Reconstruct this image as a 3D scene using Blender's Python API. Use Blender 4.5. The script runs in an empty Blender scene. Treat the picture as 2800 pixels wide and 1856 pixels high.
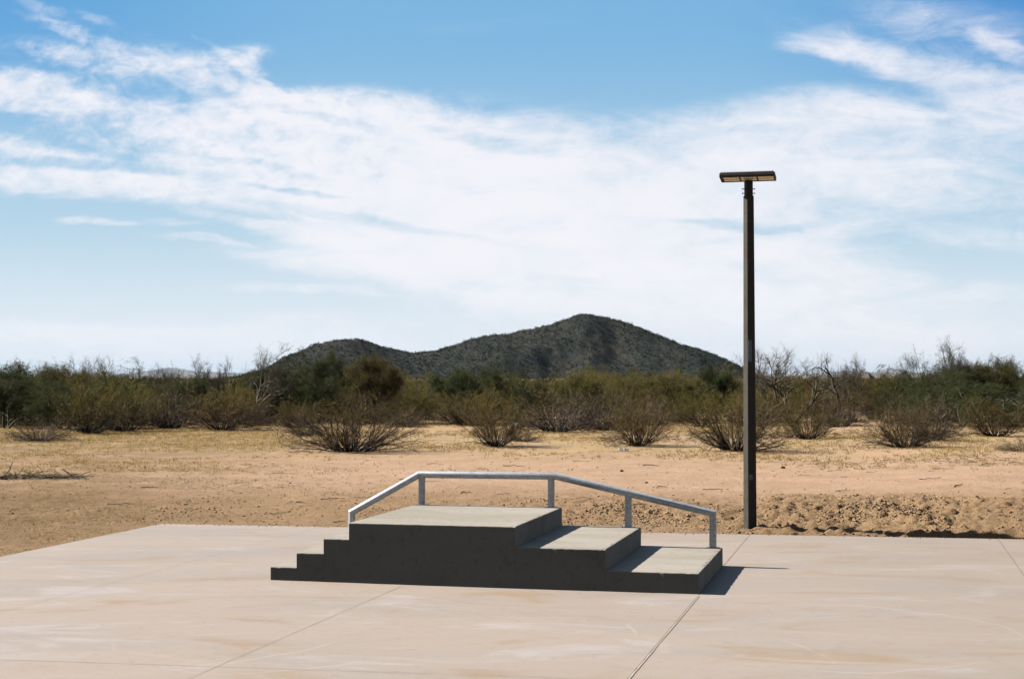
import bpy, bmesh, math, random
import numpy as np
from mathutils import Vector, Matrix, noise as mnoise

# ------------------------------------------------------------------ camera
scene = bpy.context.scene
COL = scene.collection
R = math.radians
F, PITCH, H = 4200.0, 0.0241, 2.0           # photo is 2800 px wide
cam = bpy.data.cameras.new("camera"); camo = bpy.data.objects.new("camera", cam); COL.objects.link(camo)
cam.sensor_width = 36.0; cam.lens = 36.0 * F / 2800.0
cam.clip_start = 0.1; cam.clip_end = 80000
camo.location = (0, 0, H); camo.rotation_euler = (math.pi / 2 + PITCH, 0, 0)
scene.camera = camo

def at(u, v, z=0.0):
    """where the photo's pixel meets the level z"""
    a = (u - 1400) / F; b = -(v - 928) / F
    d = Vector((a, math.cos(PITCH) - b * math.sin(PITCH), math.sin(PITCH) + b * math.cos(PITCH)))
    return d * ((z - H) / d.z) + Vector((0, 0, H))

def at_y(u, v, y):
    a = (u - 1400) / F; b = -(v - 928) / F
    d = Vector((a, math.cos(PITCH) - b * math.sin(PITCH), math.sin(PITCH) + b * math.cos(PITCH)))
    return d * (y / d.y) + Vector((0, 0, H))

# ------------------------------------------------------------------ light
SUN_EL, SHADOW_AZ = 37.5, -16.5              # shadows fall along this heading (degrees from +x)
saz = R(SHADOW_AZ + 180)
sdir = Vector((math.cos(saz) * math.cos(R(SUN_EL)), math.sin(saz) * math.cos(R(SUN_EL)), math.sin(R(SUN_EL))))
sun = bpy.data.lights.new("sun", 'SUN'); suno = bpy.data.objects.new("sun", sun); COL.objects.link(suno)
sun.energy = 5.0; sun.angle = R(0.5); sun.color = (1.0, 0.955, 0.89)
suno.rotation_euler = sdir.to_track_quat('Z', 'Y').to_euler()

scene.view_settings.view_transform = 'Standard'; scene.view_settings.look = 'None'
scene.view_settings.gamma = 1.0; scene.view_settings.use_curve_mapping = False
scene.view_settings.exposure = 0.75
scene.cycles.diffuse_bounces = 0

# ------------------------------------------------------------------ node helper
class NT:
    def __init__(s, nt): s.nt = nt; s.n = nt.nodes; s.l = nt.links
    def new(s, t, **kw):
        n = s.n.new(t)
        for k, v in kw.items(): setattr(n, k, v)
        return n
    def put(s, sock, v):
        if v is None: return
        if isinstance(v, bpy.types.NodeSocket): s.l.new(v, sock)
        else:
            if isinstance(v, (tuple, list)) and len(v) == 3 and sock.type == 'RGBA': v = (*v, 1)
            sock.default_value = v
    def math(s, op, a, b=None, c=None, clamp=False):
        n = s.new('ShaderNodeMath', operation=op); n.use_clamp = clamp
        s.put(n.inputs[0], a); s.put(n.inputs[1], b)
        if c is not None: s.put(n.inputs[2], c)
        return n.outputs[0]
    def vmath(s, op, a, b=None):
        n = s.new('ShaderNodeVectorMath', operation=op); s.put(n.inputs[0], a); s.put(n.inputs[1], b)
        return n.outputs[0]
    def mix(s, f, a, b, bt='MIX'):
        n = s.new('ShaderNodeMix', data_type='RGBA', blend_type=bt); n.clamp_factor = True
        s.put(n.inputs[0], f); s.put(n.inputs[6], a); s.put(n.inputs[7], b); return n.outputs[2]
    def noise(s, vec, scale, detail=6, rough=0.6, dist=0.0):
        n = s.new('ShaderNodeTexNoise'); s.put(n.inputs['Vector'], vec)
        n.inputs['Scale'].default_value = scale; n.inputs['Detail'].default_value = detail
        n.inputs['Roughness'].default_value = rough; n.inputs['Distortion'].default_value = dist
        return n.outputs[0]
    def step(s, x, a, b, lo=0.0, hi=1.0):
        n = s.new('ShaderNodeMapRange', interpolation_type='SMOOTHSTEP'); s.put(n.inputs[0], x)
        n.inputs[1].default_value = a; n.inputs[2].default_value = b
        n.inputs[3].default_value = lo; n.inputs[4].default_value = hi; return n.outputs[0]
    def mapping(s, vec, loc=(0, 0, 0), rot=(0, 0, 0), sc=(1, 1, 1), t='POINT'):
        n = s.new('ShaderNodeMapping', vector_type=t); s.put(n.inputs[0], vec)
        n.inputs[1].default_value = loc; n.inputs[2].default_value = rot; n.inputs[3].default_value = sc
        return n.outputs[0]

# ------------------------------------------------------------------ sky
world = bpy.data.worlds.new("World"); scene.world = world; world.use_nodes = True
w = NT(world.node_tree); w.n.clear()
out = w.new('ShaderNodeOutputWorld'); bg = w.new('ShaderNodeBackground')
w.l.new(bg.outputs[0], out.inputs[0])
BG = 0.05
bg.inputs[1].default_value = BG
sky = w.new('ShaderNodeTexSky', sky_type='NISHITA'); sky.sun_disc = False
sky.sun_elevation = R(SUN_EL); sky.sun_rotation = math.atan2(sdir.x, sdir.y)
sky.air_density = 1.0; sky.dust_density = 0.6; sky.ozone_density = 1.6
tc = w.new('ShaderNodeTexCoord')
sep = w.new('ShaderNodeSeparateXYZ'); w.l.new(tc.outputs['Generated'], sep.inputs[0])
yy = w.math('MAXIMUM', sep.outputs[1], 0.12)
cu = w.math('DIVIDE', sep.outputs[0], yy); cv = w.math('DIVIDE', sep.outputs[2], yy)
comb = w.new('ShaderNodeCombineXYZ'); w.l.new(cu, comb.inputs[0]); w.l.new(cv, comb.inputs[1])
P = comb.outputs[0]
front = w.step(sep.outputs[1], 0.35, 0.8)
# domain warp
wn = w.new('ShaderNodeTexNoise'); w.put(wn.inputs['Vector'], w.mapping(P, sc=(5, 14, 1)))
wn.inputs['Scale'].default_value = 1.0; wn.inputs['Detail'].default_value = 5; wn.inputs['Roughness'].default_value = .6
wv = w.vmath('MULTIPLY', w.vmath('SUBTRACT', wn.outputs['Color'], (0.5, 0.5, 0.5)), (0.075, 0.04, 0))
PW = w.vmath('ADD', P, wv)
def px(u, v): return ((u - 1400) / F, (1031 - v) / F)
# (u, v, half length, half height, tilt in degrees (down to the right), weight)
BLOBS = [   # cloud streamers: (u, v, half length, half height, tilt down to the right, weight)
 (330, 165, 330, 34, 12, .62), (640, 240, 300, 46, 22, .72), (950, 320, 300, 45, 12, .6),
 (90, 260, 300, 62, 8, .95), (420, 300, 260, 45, 20, .55), (60, 400, 300, 26, 8, .9), (330, 380, 240, 22, 10, .5), (520, 390, 260, 45, 25, .5),
 (250, 500, 480, 42, 5, 1.05), (720, 510, 380, 52, 10, .8), (760, 380, 300, 55, 16, .55),
 (1050, 440, 480, 120, 12, 1.0), (1350, 560, 700, 180, 8, 1.15), (1700, 560, 620, 170, -3, .75), (1550, 700, 700, 120, 6, .8),
 (2150, 430, 520, 100, -5, .55), (2050, 330, 420, 60, -6, .42), (2500, 380, 480, 110, -3, .48), (2250, 600, 600, 80, 4, .42), (2600, 300, 420, 46, 6, .55),
 (2130, 700, 420, 60, 12, .55), (2650, 520, 420, 50, 6, .35), (2700, 660, 360, 30, 3, .30), (2100, 850, 700, 50, 2, .50), (2650, 800, 400, 26, 2, .35),
 (2480, 150, 330, 40, 14, .78), (2250, 118, 150, 18, 4, .5), (2740, 225, 260, 46, 12, .75), (2620, 60, 300, 60, 10, .38), (2780, 120, 90, 26, 25, .6),
 (1080, 745, 470, 30, 5, .85), (850, 650, 420, 18, 9, .7), (1700, 810, 800, 60, 3, .60), (230, 622, 110, 9, 4, .7), (400, 625, 130, 9, 2, .4), (520, 670, 150, 8, 5, .65), (850, 805, 260, 9, 3, .4),
 (120, 905, 360, 26, 0, .55), (900, 930, 900, 60, 0, .45), (2300, 950, 900, 50, 0, .55), (640, 140, 100, 26, -12, .55), (700, 200, 90, 30, 65, .38),
 (750, 230, 220, 9, 33, .5), (230, 78, 170, 11, 18, .42), (160, 40, 180, 16, 30, .22), (270, 50, 80, 12, 20, .25), (1330, 55, 300, 14, 2, .10),
 # blue gaps between them
 (120, 335, 340, 13, 9, -.35), (500, 250, 180, 12, 14, -.30), (780, 300, 330, 14, 18, -.40), (260, 450, 330, 16, 4, -.75), (720, 455, 200, 9, 12, -.30), (1330, 400, 200, 16, 6, -.55),
 (800, 525, 130, 9, 9, -.7), (1010, 610, 420, 12, 10, -.5), (1950, 605, 110, 12, 2, -.55), (2100, 620, 130, 10, 0, -.6), (2080, 735, 90, 16, 0, -.45), (2400, 735, 170, 12, 6, -.4), (2050, 385, 200, 22, -10, -.22), (1500, 790, 320, 16, 4, -.5),
]
trans = gap = None
for (u, v, a, b, t, wt) in BLOBS:
    c = px(u, v)
    m = w.mapping(PW, loc=(c[0], c[1], 0), rot=(0, 0, -R(t)), sc=(a / F * 1.45, b / F * 1.9, 1), t='TEXTURE')
    g = w.new('ShaderNodeTexGradient', gradient_type='SPHERICAL'); w.l.new(m, g.inputs[0])
    # densities build up like overlapping veils; gaps thin what lies under them
    left_ = w.math('SUBTRACT', 1.0, w.math('MULTIPLY', w.step(g.outputs[1], 0.0, .75), abs(wt) * .80))
    if wt > 0: trans = left_ if trans is None else w.math('MULTIPLY', trans, left_)
    else: gap = left_ if gap is None else w.math('MULTIPLY', gap, left_)
acc = w.math('MULTIPLY', w.math('SUBTRACT', 1.0, trans), gap)
n1 = w.noise(w.mapping(P, rot=(0, 0, R(9)), sc=(10, 38, 1)), 1.0, 9, .62, 1.0)
n2 = w.noise(w.mapping(P, rot=(0, 0, R(-20)), sc=(34, 60, 1)), 1.0, 8, .68, .8)
n3 = w.noise(w.mapping(P, loc=(3, 5, 0), rot=(0, 0, R(6)), sc=(3, 16, 1)), 1.0, 4, .5, .5)
nn = w.math('ADD', w.math('MULTIPLY', w.math('SUBTRACT', n1, .5), 1.3), w.math('ADD', w.math('MULTIPLY', w.math('SUBTRACT', n2, .5), .8), w.math('MULTIPLY', w.math('SUBTRACT', n3, .5), .6)))
n4 = w.noise(w.mapping(P, rot=(0, 0, R(-30)), sc=(70, 105, 1)), 1.0, 5, .6, .6)
mott = w.math('MULTIPLY', w.math('SUBTRACT', n4, .5), w.math('MULTIPLY', w.step(cu, .05, -.16, 0, 1.1), w.step(cv, .08, .15)))
nn = w.math('ADD', nn, mott)
amp = w.step(acc, 0.02, .35, .10, 1.0)
dens = w.math('ADD', acc, w.math('MULTIPLY', nn, amp))
dens = w.step(dens, 0.0, 1.12)
dens = w.math('POWER', w.math('MULTIPLY', dens, front), .85)
# thin milky veil, thickening to the horizon, over the part of the sky the camera faces
skyc = w.new('ShaderNodeHueSaturation'); skyc.inputs['Saturation'].default_value = .45
skyc.inputs['Value'].default_value = .5; w.l.new(sky.outputs[0], skyc.inputs['Color'])
k = 1.0 / BG
blue = w.mix(w.step(cv, .04, .25), (.35 * k, .47 * k, .55 * k), (.125 * k, .305 * k, .50 * k))
blue = w.mix(w.math('MULTIPLY', w.step(cu, .12, .36), w.step(cv, .14, .26)), blue, (.040 * k, .185 * k, .44 * k))
blue = w.mix(w.math('MULTIPLY', w.step(cu, -.1, -.36), w.step(cv, .14, .26)), blue, (.062 * k, .235 * k, .47 * k))
base = w.mix(w.math('MULTIPLY', front, .85), skyc.outputs[0], blue)
base = w.mix(w.math('MULTIPLY', w.math('MULTIPLY', w.step(cv, 0.0, 0.11, 1.0, 0.0), front), .85), base, (0.51 * k, .53 * k, .56 * k))
cloud = w.mix(w.noise(w.mapping(P, sc=(6, 16, 1)), 1.0, 4), (0.53 * k, .53 * k, .56 * k), (0.575 * k, .565 * k, .59 * k))
w.l.new(w.mix(w.math('MULTIPLY', dens, .96), base, cloud), bg.inputs[0])

# ------------------------------------------------------------------ materials
def mat(name):
    m = bpy.data.materials.new(name); m.use_nodes = True
    t = NT(m.node_tree); b = t.n['Principled BSDF']; return m, t, b
def coords(t, kind='Object'):
    return t.new('ShaderNodeTexCoord').outputs[kind]
def bump(t, b, h, strength, dist):
    n = t.new('ShaderNodeBump'); n.inputs['Strength'].default_value = strength; n.inputs['Distance'].default_value = dist
    t.put(n.inputs['Height'], h); t.l.new(n.outputs[0], b.inputs['Normal'])

def concrete(name, c1, c2, c3, sc=1.0, slab=False):
    m, t, b = mat(name); p = coords(t)
    n1 = t.noise(t.mapping(p, rot=(0, 0, R(20)), sc=(.35, .9, 1)), .9 * sc, 5, .55, .8)
    n2 = t.noise(p, 3.5 * sc, 6, .6, .5)
    n3 = t.noise(p, 90, 3, .7)
    n4 = t.noise(p, 420, 2, .8)
    c = t.mix(t.step(n1, .36, .66), c1, c2)
    c = t.mix(t.math('MULTIPLY', t.step(n2, .5, .75), .55), c, c3)
    sp = t.step(t.math('ADD', t.math('MULTIPLY', n3, .6), t.math('MULTIPLY', n4, .4)), .36, .64)
    c = t.mix(1.0, c, t.mix(sp, (.84, .84, .84), (1.04, 1.04, 1.04)), 'MULTIPLY')
    if slab:
        # trowel arcs and darker tyre-worn patches
        wv = t.new('ShaderNodeTexWave', wave_type='RINGS', rings_direction='Z'); t.put(wv.inputs[0], t.mapping(p, loc=(1.9, -12.3, 0)))
        wv.inputs['Scale'].default_value = .55; wv.inputs['Distortion'].default_value = 5; wv.inputs['Detail'].default_value = 3
        arc = t.math('MULTIPLY', t.step(wv.outputs[1], .93, 1.0), t.step(t.noise(p, .5, 3), .5, .68))
        c = t.mix(t.math('MULTIPLY', arc, .12), c, (.58, .52, .47))
        # faint curved trowel and wheel marks
        for (mu, mv, mr, wd_) in ((700, 1760, 1.05, .012), (640, 1700, .62, .008), (1500, 1800, 1.9, .010), (2250, 1730, 1.5, .012), (250, 1700, 2.3, .010), (1150, 1700, .8, .007)):
            mc = at(mu, mv); q = t.vmath('SUBTRACT', p, (mc.x, mc.y, 0))
            ln = t.new('ShaderNodeVectorMath', operation='LENGTH'); t.put(ln.inputs[0], q)
            rr = t.math('ABSOLUTE', t.math('SUBTRACT', t.math('ADD', ln.outputs['Value'], t.math('MULTIPLY', t.noise(p, .7, 2), .5)), mr + .25))
            ring = t.math('MULTIPLY', t.step(rr, wd_ * 2.2, wd_ * .4), t.step(t.noise(t.vmath('ADD', p, (mr * 9, 0, 0)), .55, 2), .48, .60))
            c = t.mix(t.math('MULTIPLY', ring, .32), c, (.52, .46, .42))
        st = t.noise(t.mapping(p, rot=(0, 0, R(10)), sc=(.55, 1.2, 1)), 1.0, 7, .62, 1.0)
        c = t.mix(t.math('MULTIPLY', t.step(st, .52, .70), .75), c, (.335, .235, .145))
        c = t.mix(t.math('MULTIPLY', t.step(st, .46, .30), .7), c, (.445, .40, .385))
        s2 = t.noise(t.mapping(p, loc=(7, 3, 0), rot=(0, 0, R(10)), sc=(.5, 3.2, 1)), 1.1, 6, .6, .6)
        c = t.mix(t.math('MULTIPLY', t.step(s2, .55, .72), .5), c, (.39, .30, .22))
        sx = t.new('ShaderNodeSeparateXYZ'); t.l.new(p, sx.inputs[0])
        c = t.mix(t.math('MULTIPLY', t.step(sx.outputs[0], 1.5, 5.5), .45), c, (.31, .255, .20))
    # tyre and wheel scuffs, drips and rust-brown splashes that wander over every face
    ds = t.noise(t.mapping(p, loc=(2, 9, 4), sc=(1, 1, 1)), 5.5 * sc, 7, .7, 1.5)
    c = t.mix(t.math('MULTIPLY', t.step(ds, .54, .66), .15 if slab else .32), c, tuple(x * .45 for x in c2))
    t.put(b.inputs['Base Color'], c); b.inputs['Roughness'].default_value = .85
    b.inputs['Specular IOR Level'].default_value = .25
    bump(t, b, t.math('ADD', t.math('MULTIPLY', n2, 1.2), t.math('ADD', n3, n4)), .25, .004)
    return m

def plain(name, col, rough=.8, metal=0.0, var=.25, scale=8, bmp=0.0, spec=.3):
    m, t, b = mat(name); p = coords(t)
    n = t.noise(p, scale, 5, .65)
    lo = tuple(max(0, x * (1 - var)) for x in col); hi = tuple(x * (1 + var) for x in col)
    t.put(b.inputs['Base Color'], t.mix(t.step(n, .3, .7), lo, hi)); b.inputs['Roughness'].default_value = rough
    b.inputs['Metallic'].default_value = metal; b.inputs['Specular IOR Level'].default_value = spec
    if bmp: bump(t, b, n, .5, bmp)
    return m

M = {}
M['slab'] = concrete('slab_concrete', (.415, .342, .288), (.37, .318, .282), (.40, .315, .24), 1.0, True)
M['block'] = concrete('block_concrete', (.43, .385, .325), (.35, .31, .25), (.44, .385, .31), 1.6)
M['joint'] = plain('joint_dirt', (.22, .16, .12), .95, 0, .3, 30)
M['tool'] = plain('joint_tooled_edge', (.46, .40, .35), .8, 0, .15, 30)

def plant_mat(name, cols, rough=.75, trans=False):
    m, t, b = mat(name); p = coords(t)
    oi = t.new('ShaderNodeObjectInfo').outputs['Random']
    n = t.noise(t.vmath('ADD', p, (3.1, 7.7, 1.3)), 2.3, 3, .6)
    n2 = t.noise(p, 60, 1, .6)
    c = t.mix(t.step(n, .35, .65), cols[0], cols[1])
    c = t.mix(t.math('MULTIPLY', t.step(n2, .45, .7), .7), c, cols[2])
    hs = t.new('ShaderNodeHueSaturation'); t.put(hs.inputs['Color'], c)
    t.put(hs.inputs['Hue'], t.math('ADD', .488, t.math('MULTIPLY', oi, .024)))
    t.put(hs.inputs['Value'], t.math('ADD', .75, t.math('MULTIPLY', t.math('FRACT', t.math('MULTIPLY', oi, 7.3)), .5)))
    t.put(b.inputs['Base Color'], hs.outputs[0]); b.inputs['Roughness'].default_value = rough
    b.inputs['Specular IOR Level'].default_value = .2
    if trans:                                        # thin blades and leaves let sun through
        tr = t.new('ShaderNodeBsdfTranslucent'); t.put(tr.inputs[0], hs.outputs[0])
        ms = t.new('ShaderNodeMixShader'); ms.inputs[0].default_value = .45
        t.l.new(b.outputs[0], ms.inputs[1]); t.l.new(tr.outputs[0], ms.inputs[2])
        t.l.new(ms.outputs[0], t.n['Material Output'].inputs[0])
    return m
M['stem'] = plant_mat('creosote_stem', ((.048, .037, .028), (.028, .022, .017), (.15, .12, .095)))
M['twig'] = plant_mat('creosote_twig', ((.165, .098, .048), (.12, .072, .038), (.26, .175, .10)))
M['twig_grey'] = plant_mat('bursage_twig', ((.18, .125, .085), (.13, .09, .062), (.30, .24, .18)))
M['leaf'] = plant_mat('creosote_leaf', ((.16, .13, .028), (.13, .10, .022), (.22, .18, .042)), .75, True)
M['leaf_green'] = plant_mat('paloverde_leaf', ((.055, .068, .022), (.065, .074, .022), (.10, .11, .042)), .75, True)
M['leaf_olive'] = plant_mat('olive_leaf', ((.165, .135, .026), (.12, .11, .025), (.23, .185, .045)), .75, True)
M['leaf_lime'] = plant_mat('yellow_green_leaf', ((.13, .135, .026), (.155, .125, .028), (.21, .19, .045)), .75, True)
M['bark_pale'] = plant_mat('pale_bark', ((.14, .115, .08), (.10, .08, .058), (.23, .195, .14)))
M['bark_dark'] = plant_mat('dark_bark', ((.085, .068, .05), (.06, .05, .038), (.14, .115, .085)))
M['bark_green'] = plant_mat('paloverde_bark', ((.085, .088, .045), (.06, .065, .035), (.14, .14, .085)))
M['bone'] = plant_mat('bleached_wood', ((.42, .35, .27), (.32, .26, .19), (.5, .44, .36)))
M['stick'] = plant_mat('weathered_stick', ((.13, .09, .06), (.08, .055, .036), (.2, .15, .1)))
M['straw'] = plant_mat('dry_grass', ((.62, .43, .14), (.50, .35, .13), (.68, .52, .24)), .75, True)
M['clod'] = plain('dirt_clod', (.40, .265, .152), .95, 0, .25, 3)
M['rock'] = plain('pale_rock', (.50, .44, .38), .9, 0, .2, 9, .02)
M['litter'] = plain('white_litter', (.75, .76, .78), .6, 0, .08, 20)

# ground
def ground_mat():
    m, t, b = mat('desert_dirt'); p = coords(t)
    s = t.new('ShaderNodeSeparateXYZ'); t.l.new(p, s.inputs[0]); X, Y = s.outputs[0], s.outputs[1]
    # distance behind the slab's back edge, wobbled
    wob = t.math('MULTIPLY', t.math('SUBTRACT', t.noise(p, .22, 4, .6), .5), 6.0)
    d = t.math('ADD', t.math('ADD', Y, t.math('MULTIPLY', X, .18)), wob)
    nA = t.noise(p, 1.1, 6, .65); nB = t.noise(p, 9, 5, .7); nC = t.noise(p, 55, 4, .75); nD = t.noise(p, 260, 2, .8)
    tan = t.mix(t.step(nA, .35, .65), (.48, .315, .18), (.40, .26, .148))
    pink = t.mix(t.step(nA, .35, .65), (.575, .385, .262), (.50, .33, .215))
    yel = t.mix(t.step(t.noise(p, .35, 6, .7, 1.0), .42, .62), (.44, .31, .175), (.55, .395, .175))
    c = t.mix(t.step(d, 22.5, 27.0), tan, pink)
    gp = t.step(t.noise(p, .28, 7, .72, 1.0), .40, .60, .25, 1.0)
    c = t.mix(t.math('MULTIPLY', t.step(d, 31, 42), gp), c, yel)
    far = t.mix(t.step(t.noise(p, .05, 8, .75), .42, .6), (.36, .27, .15), (.13, .12, .06))
    c = t.mix(t.step(Y, 110, 220), c, far)
    # weedy, browner side to the left of the slab
    left = t.step(t.math('ADD', t.math('ADD', X, t.math('MULTIPLY', Y, .035)), t.math('MULTIPLY', wob, .5)), -1.5, -7.5)
    weed = t.mix(t.step(nB, .4, .6), (.235, .155, .075), (.30, .215, .105))
    lf = t.math('MULTIPLY', t.math('MULTIPLY', left, t.step(t.noise(p, .8, 7, .72), .28, .60)), t.step(Y, 150, 60))
    c = t.mix(t.math('MULTIPLY', lf, .78), c, weed)
    # grey-green seedlings here and there
    gs = t.math('MULTIPLY', t.step(t.noise(p, .6, 7, .75), .55, .68), t.step(d, 28, 36))
    c = t.mix(t.math('MULTIPLY', gs, .55), c, (.27, .225, .115))
    # grit
    c = t.mix(1.0, c, t.mix(t.step(t.math('ADD', t.math('MULTIPLY', nC, .6), t.math('MULTIPLY', nD, .4)), .34, .66), (.62, .60, .56), (1.28, 1.28, 1.28)), 'MULTIPLY')
    t.put(b.inputs['Base Color'], c); b.inputs['Roughness'].default_value = .97; b.inputs['Specular IOR Level'].default_value = .1
    hgt = t.math('ADD', t.math('MULTIPLY', nB, 1.4), nC)
    rough = t.step(d, 29, 21, .5, 1.0)
    n = t.new('ShaderNodeBump'); n.inputs['Strength'].default_value = .9
    t.put(n.inputs['Distance'], t.math('MULTIPLY', rough, .05)); t.put(n.inputs['Height'], hgt)
    t.l.new(n.outputs[0], b.inputs['Normal'])
    return m
M['ground'] = ground_mat()

def hill_mat():
    m, t, b = mat('hill_rock'); p = coords(t)
    n1 = t.noise(p, .03, 6, .7); n2 = t.noise(p, .16, 6, .8, .5); n3 = t.noise(p, .55, 3, .8)
    c = t.mix(t.step(n1, .38, .62), (.064, .054, .042), (.034, .038, .031))
    c = t.mix(t.math('MULTIPLY', t.step(n2, .47, .60), .85), c, (.022, .030, .024))
    c = t.mix(t.math('MULTIPLY', t.step(n3, .60, .75), .35), c, (.13, .12, .11))
    t.put(b.inputs['Base Color'], c); b.inputs['Roughness'].default_value = .95; b.inputs['Specular IOR Level'].default_value = .1
    bump(t, b, t.math('ADD', n2, n3), 1.0, 1.6); return m
M['hill'] = hill_mat()
M['mountain'] = plain('far_mountain', (.16, .15, .15), .95, 0, .3, .002)
M['scrub'] = plain('hill_scrub', (.030, .040, .024), .9, 0, .5, .15)

# ------------------------------------------------------------------ object helpers
def tag(o, label=None, cat=None, group=None, kind=None):
    if label: o['label'] = label
    if cat: o['category'] = cat
    if group: o['group'] = group
    if kind: o['kind'] = kind
    return o
def thing(name, loc, label, cat, group=None, rz=0.0):
    o = bpy.data.objects.new(name, None); COL.objects.link(o); o.location = loc; o.rotation_euler = (0, 0, rz)
    o.empty_display_size = .2
    return tag(o, label, cat, group)
def link_mesh(name, me, parent=None):
    o = bpy.data.objects.new(name, me); COL.objects.link(o)
    if parent: o.parent = parent
    return o
def bm_obj(name, bm, mats, parent=None, smooth=False):
    me = bpy.data.meshes.new(name); bm.to_mesh(me); bm.free()
    for m in (mats if isinstance(mats, (list, tuple)) else [mats]): me.materials.append(m)
    if smooth: me.polygons.foreach_set('use_smooth', [True] * len(me.polygons))
    return link_mesh(name, me, parent)
def np_mesh(name, V, Fc, mats, midx=None, smooth=False):
    """V (n,3); Fc list of arrays (m,k) for k = 3, 4"""
    me = bpy.data.meshes.new(name)
    V = np.asarray(V, np.float32)
    me.vertices.add(len(V)); me.vertices.foreach_set('co', V.ravel())
    lv = np.concatenate([f.ravel() for f in Fc]).astype(np.int32)
    tot = np.concatenate([np.full(len(f), f.shape[1]) for f in Fc]).astype(np.int32)
    st = np.concatenate([[0], np.cumsum(tot)[:-1]]).astype(np.int32)
    me.loops.add(len(lv)); me.loops.foreach_set('vertex_index', lv)
    me.polygons.add(len(tot)); me.polygons.foreach_set('loop_start', st); me.polygons.foreach_set('loop_total', tot)
    for m in mats: me.materials.append(m)
    if midx is not None: me.polygons.foreach_set('material_index', np.asarray(midx, np.int32))
    if smooth: me.polygons.foreach_set('use_smooth', np.ones(len(tot), bool))
    me.update(calc_edges=True); me.validate(); return me
def copy_tree(o, parent=None):
    c = o.copy(); COL.objects.link(c); c.parent = parent
    for ch in list(o.children): copy_tree(ch, c)
    return c

class Geo:
    def __init__(s): s.V = []; s.F = {3: [], 4: []}; s.n = 0
    def add(s, V, Fa):
        V = np.asarray(V, float); Fa = np.asarray(Fa, int)
        s.V.append(V); s.F[Fa.shape[1]].append(Fa + s.n); s.n += len(V)
    def mesh(s, name, mats, smooth=False):
        return np_mesh(name, np.concatenate(s.V), [np.concatenate(f) for f in s.F.values() if f], mats, None, smooth)
    def tube(s, pts, rad, sides=4, cap=True):
        pts = np.asarray(pts, float); k = len(pts)
        tan = np.gradient(pts, axis=0); tan /= np.linalg.norm(tan, axis=1)[:, None] + 1e-9
        ref = np.array([0, 0, 1.]) if abs(tan[0][2]) < .9 else np.array([1., 0, 0])
        a = np.cross(tan, ref); a /= np.linalg.norm(a, axis=1)[:, None] + 1e-9; b = np.cross(tan, a)
        rad = np.broadcast_to(rad, (k,))
        an = np.arange(sides) * 2 * np.pi / sides
        V = pts[:, None, :] + rad[:, None, None] * (np.cos(an)[None, :, None] * a[:, None, :] + np.sin(an)[None, :, None] * b[:, None, :])
        i = np.arange(k - 1)[:, None] * sides; j = np.arange(sides)[None, :]; j2 = (j + 1) % sides
        Fq = np.stack([i + j, i + j2, i + sides + j2, i + sides + j], -1).reshape(-1, 4)
        s.add(V.reshape(-1, 3), Fq)
        if cap and sides == 4:
            s.add(V[-1], [[0, 1, 2, 3]]); s.add(V[0], [[3, 2, 1, 0]])
    def leaves(s, C, size, rng, up=.0, aspect=.5):
        n = len(C); d = rng.normal(size=(n, 3)); d[:, 2] += up; d /= np.linalg.norm(d, axis=1)[:, None]
        e = rng.normal(size=(n, 3)); e = np.cross(d, e); e /= np.linalg.norm(e, axis=1)[:, None] + 1e-9
        sz = (size * rng.uniform(.6, 1.4, n))[:, None]
        V = np.stack([C, C + d * sz + e * sz * aspect * .5, C + d * sz * 2, C + d * sz - e * sz * aspect * .5], 1)
        s.add(V.reshape(-1, 3), np.arange(n * 4).reshape(n, 4))
    def ribbons(s, A, B, wd, rng, bend=.15):
        """many thin twigs from A to B, two faces each, kinked in the middle"""
        n = len(A); d = B - A; L = np.linalg.norm(d, axis=1)[:, None]
        e = np.cross(d, rng.normal(size=(n, 3))); e /= np.linalg.norm(e, axis=1)[:, None] + 1e-9
        mid = (A + B) / 2 + rng.normal(size=(n, 3)) * L * bend
        wd = np.broadcast_to(wd, (n,))[:, None]
        V = np.stack([A - e * wd, A + e * wd, mid + e * wd * .7, mid - e * wd * .7, B + e * wd * .3, B - e * wd * .3], 1)
        o = np.arange(n)[:, None] * 6
        Fq = np.concatenate([o + np.array([[0, 1, 2, 3]]), o + np.array([[3, 2, 4, 5]])], 0)
        s.add(V.reshape(-1, 3), Fq)

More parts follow.
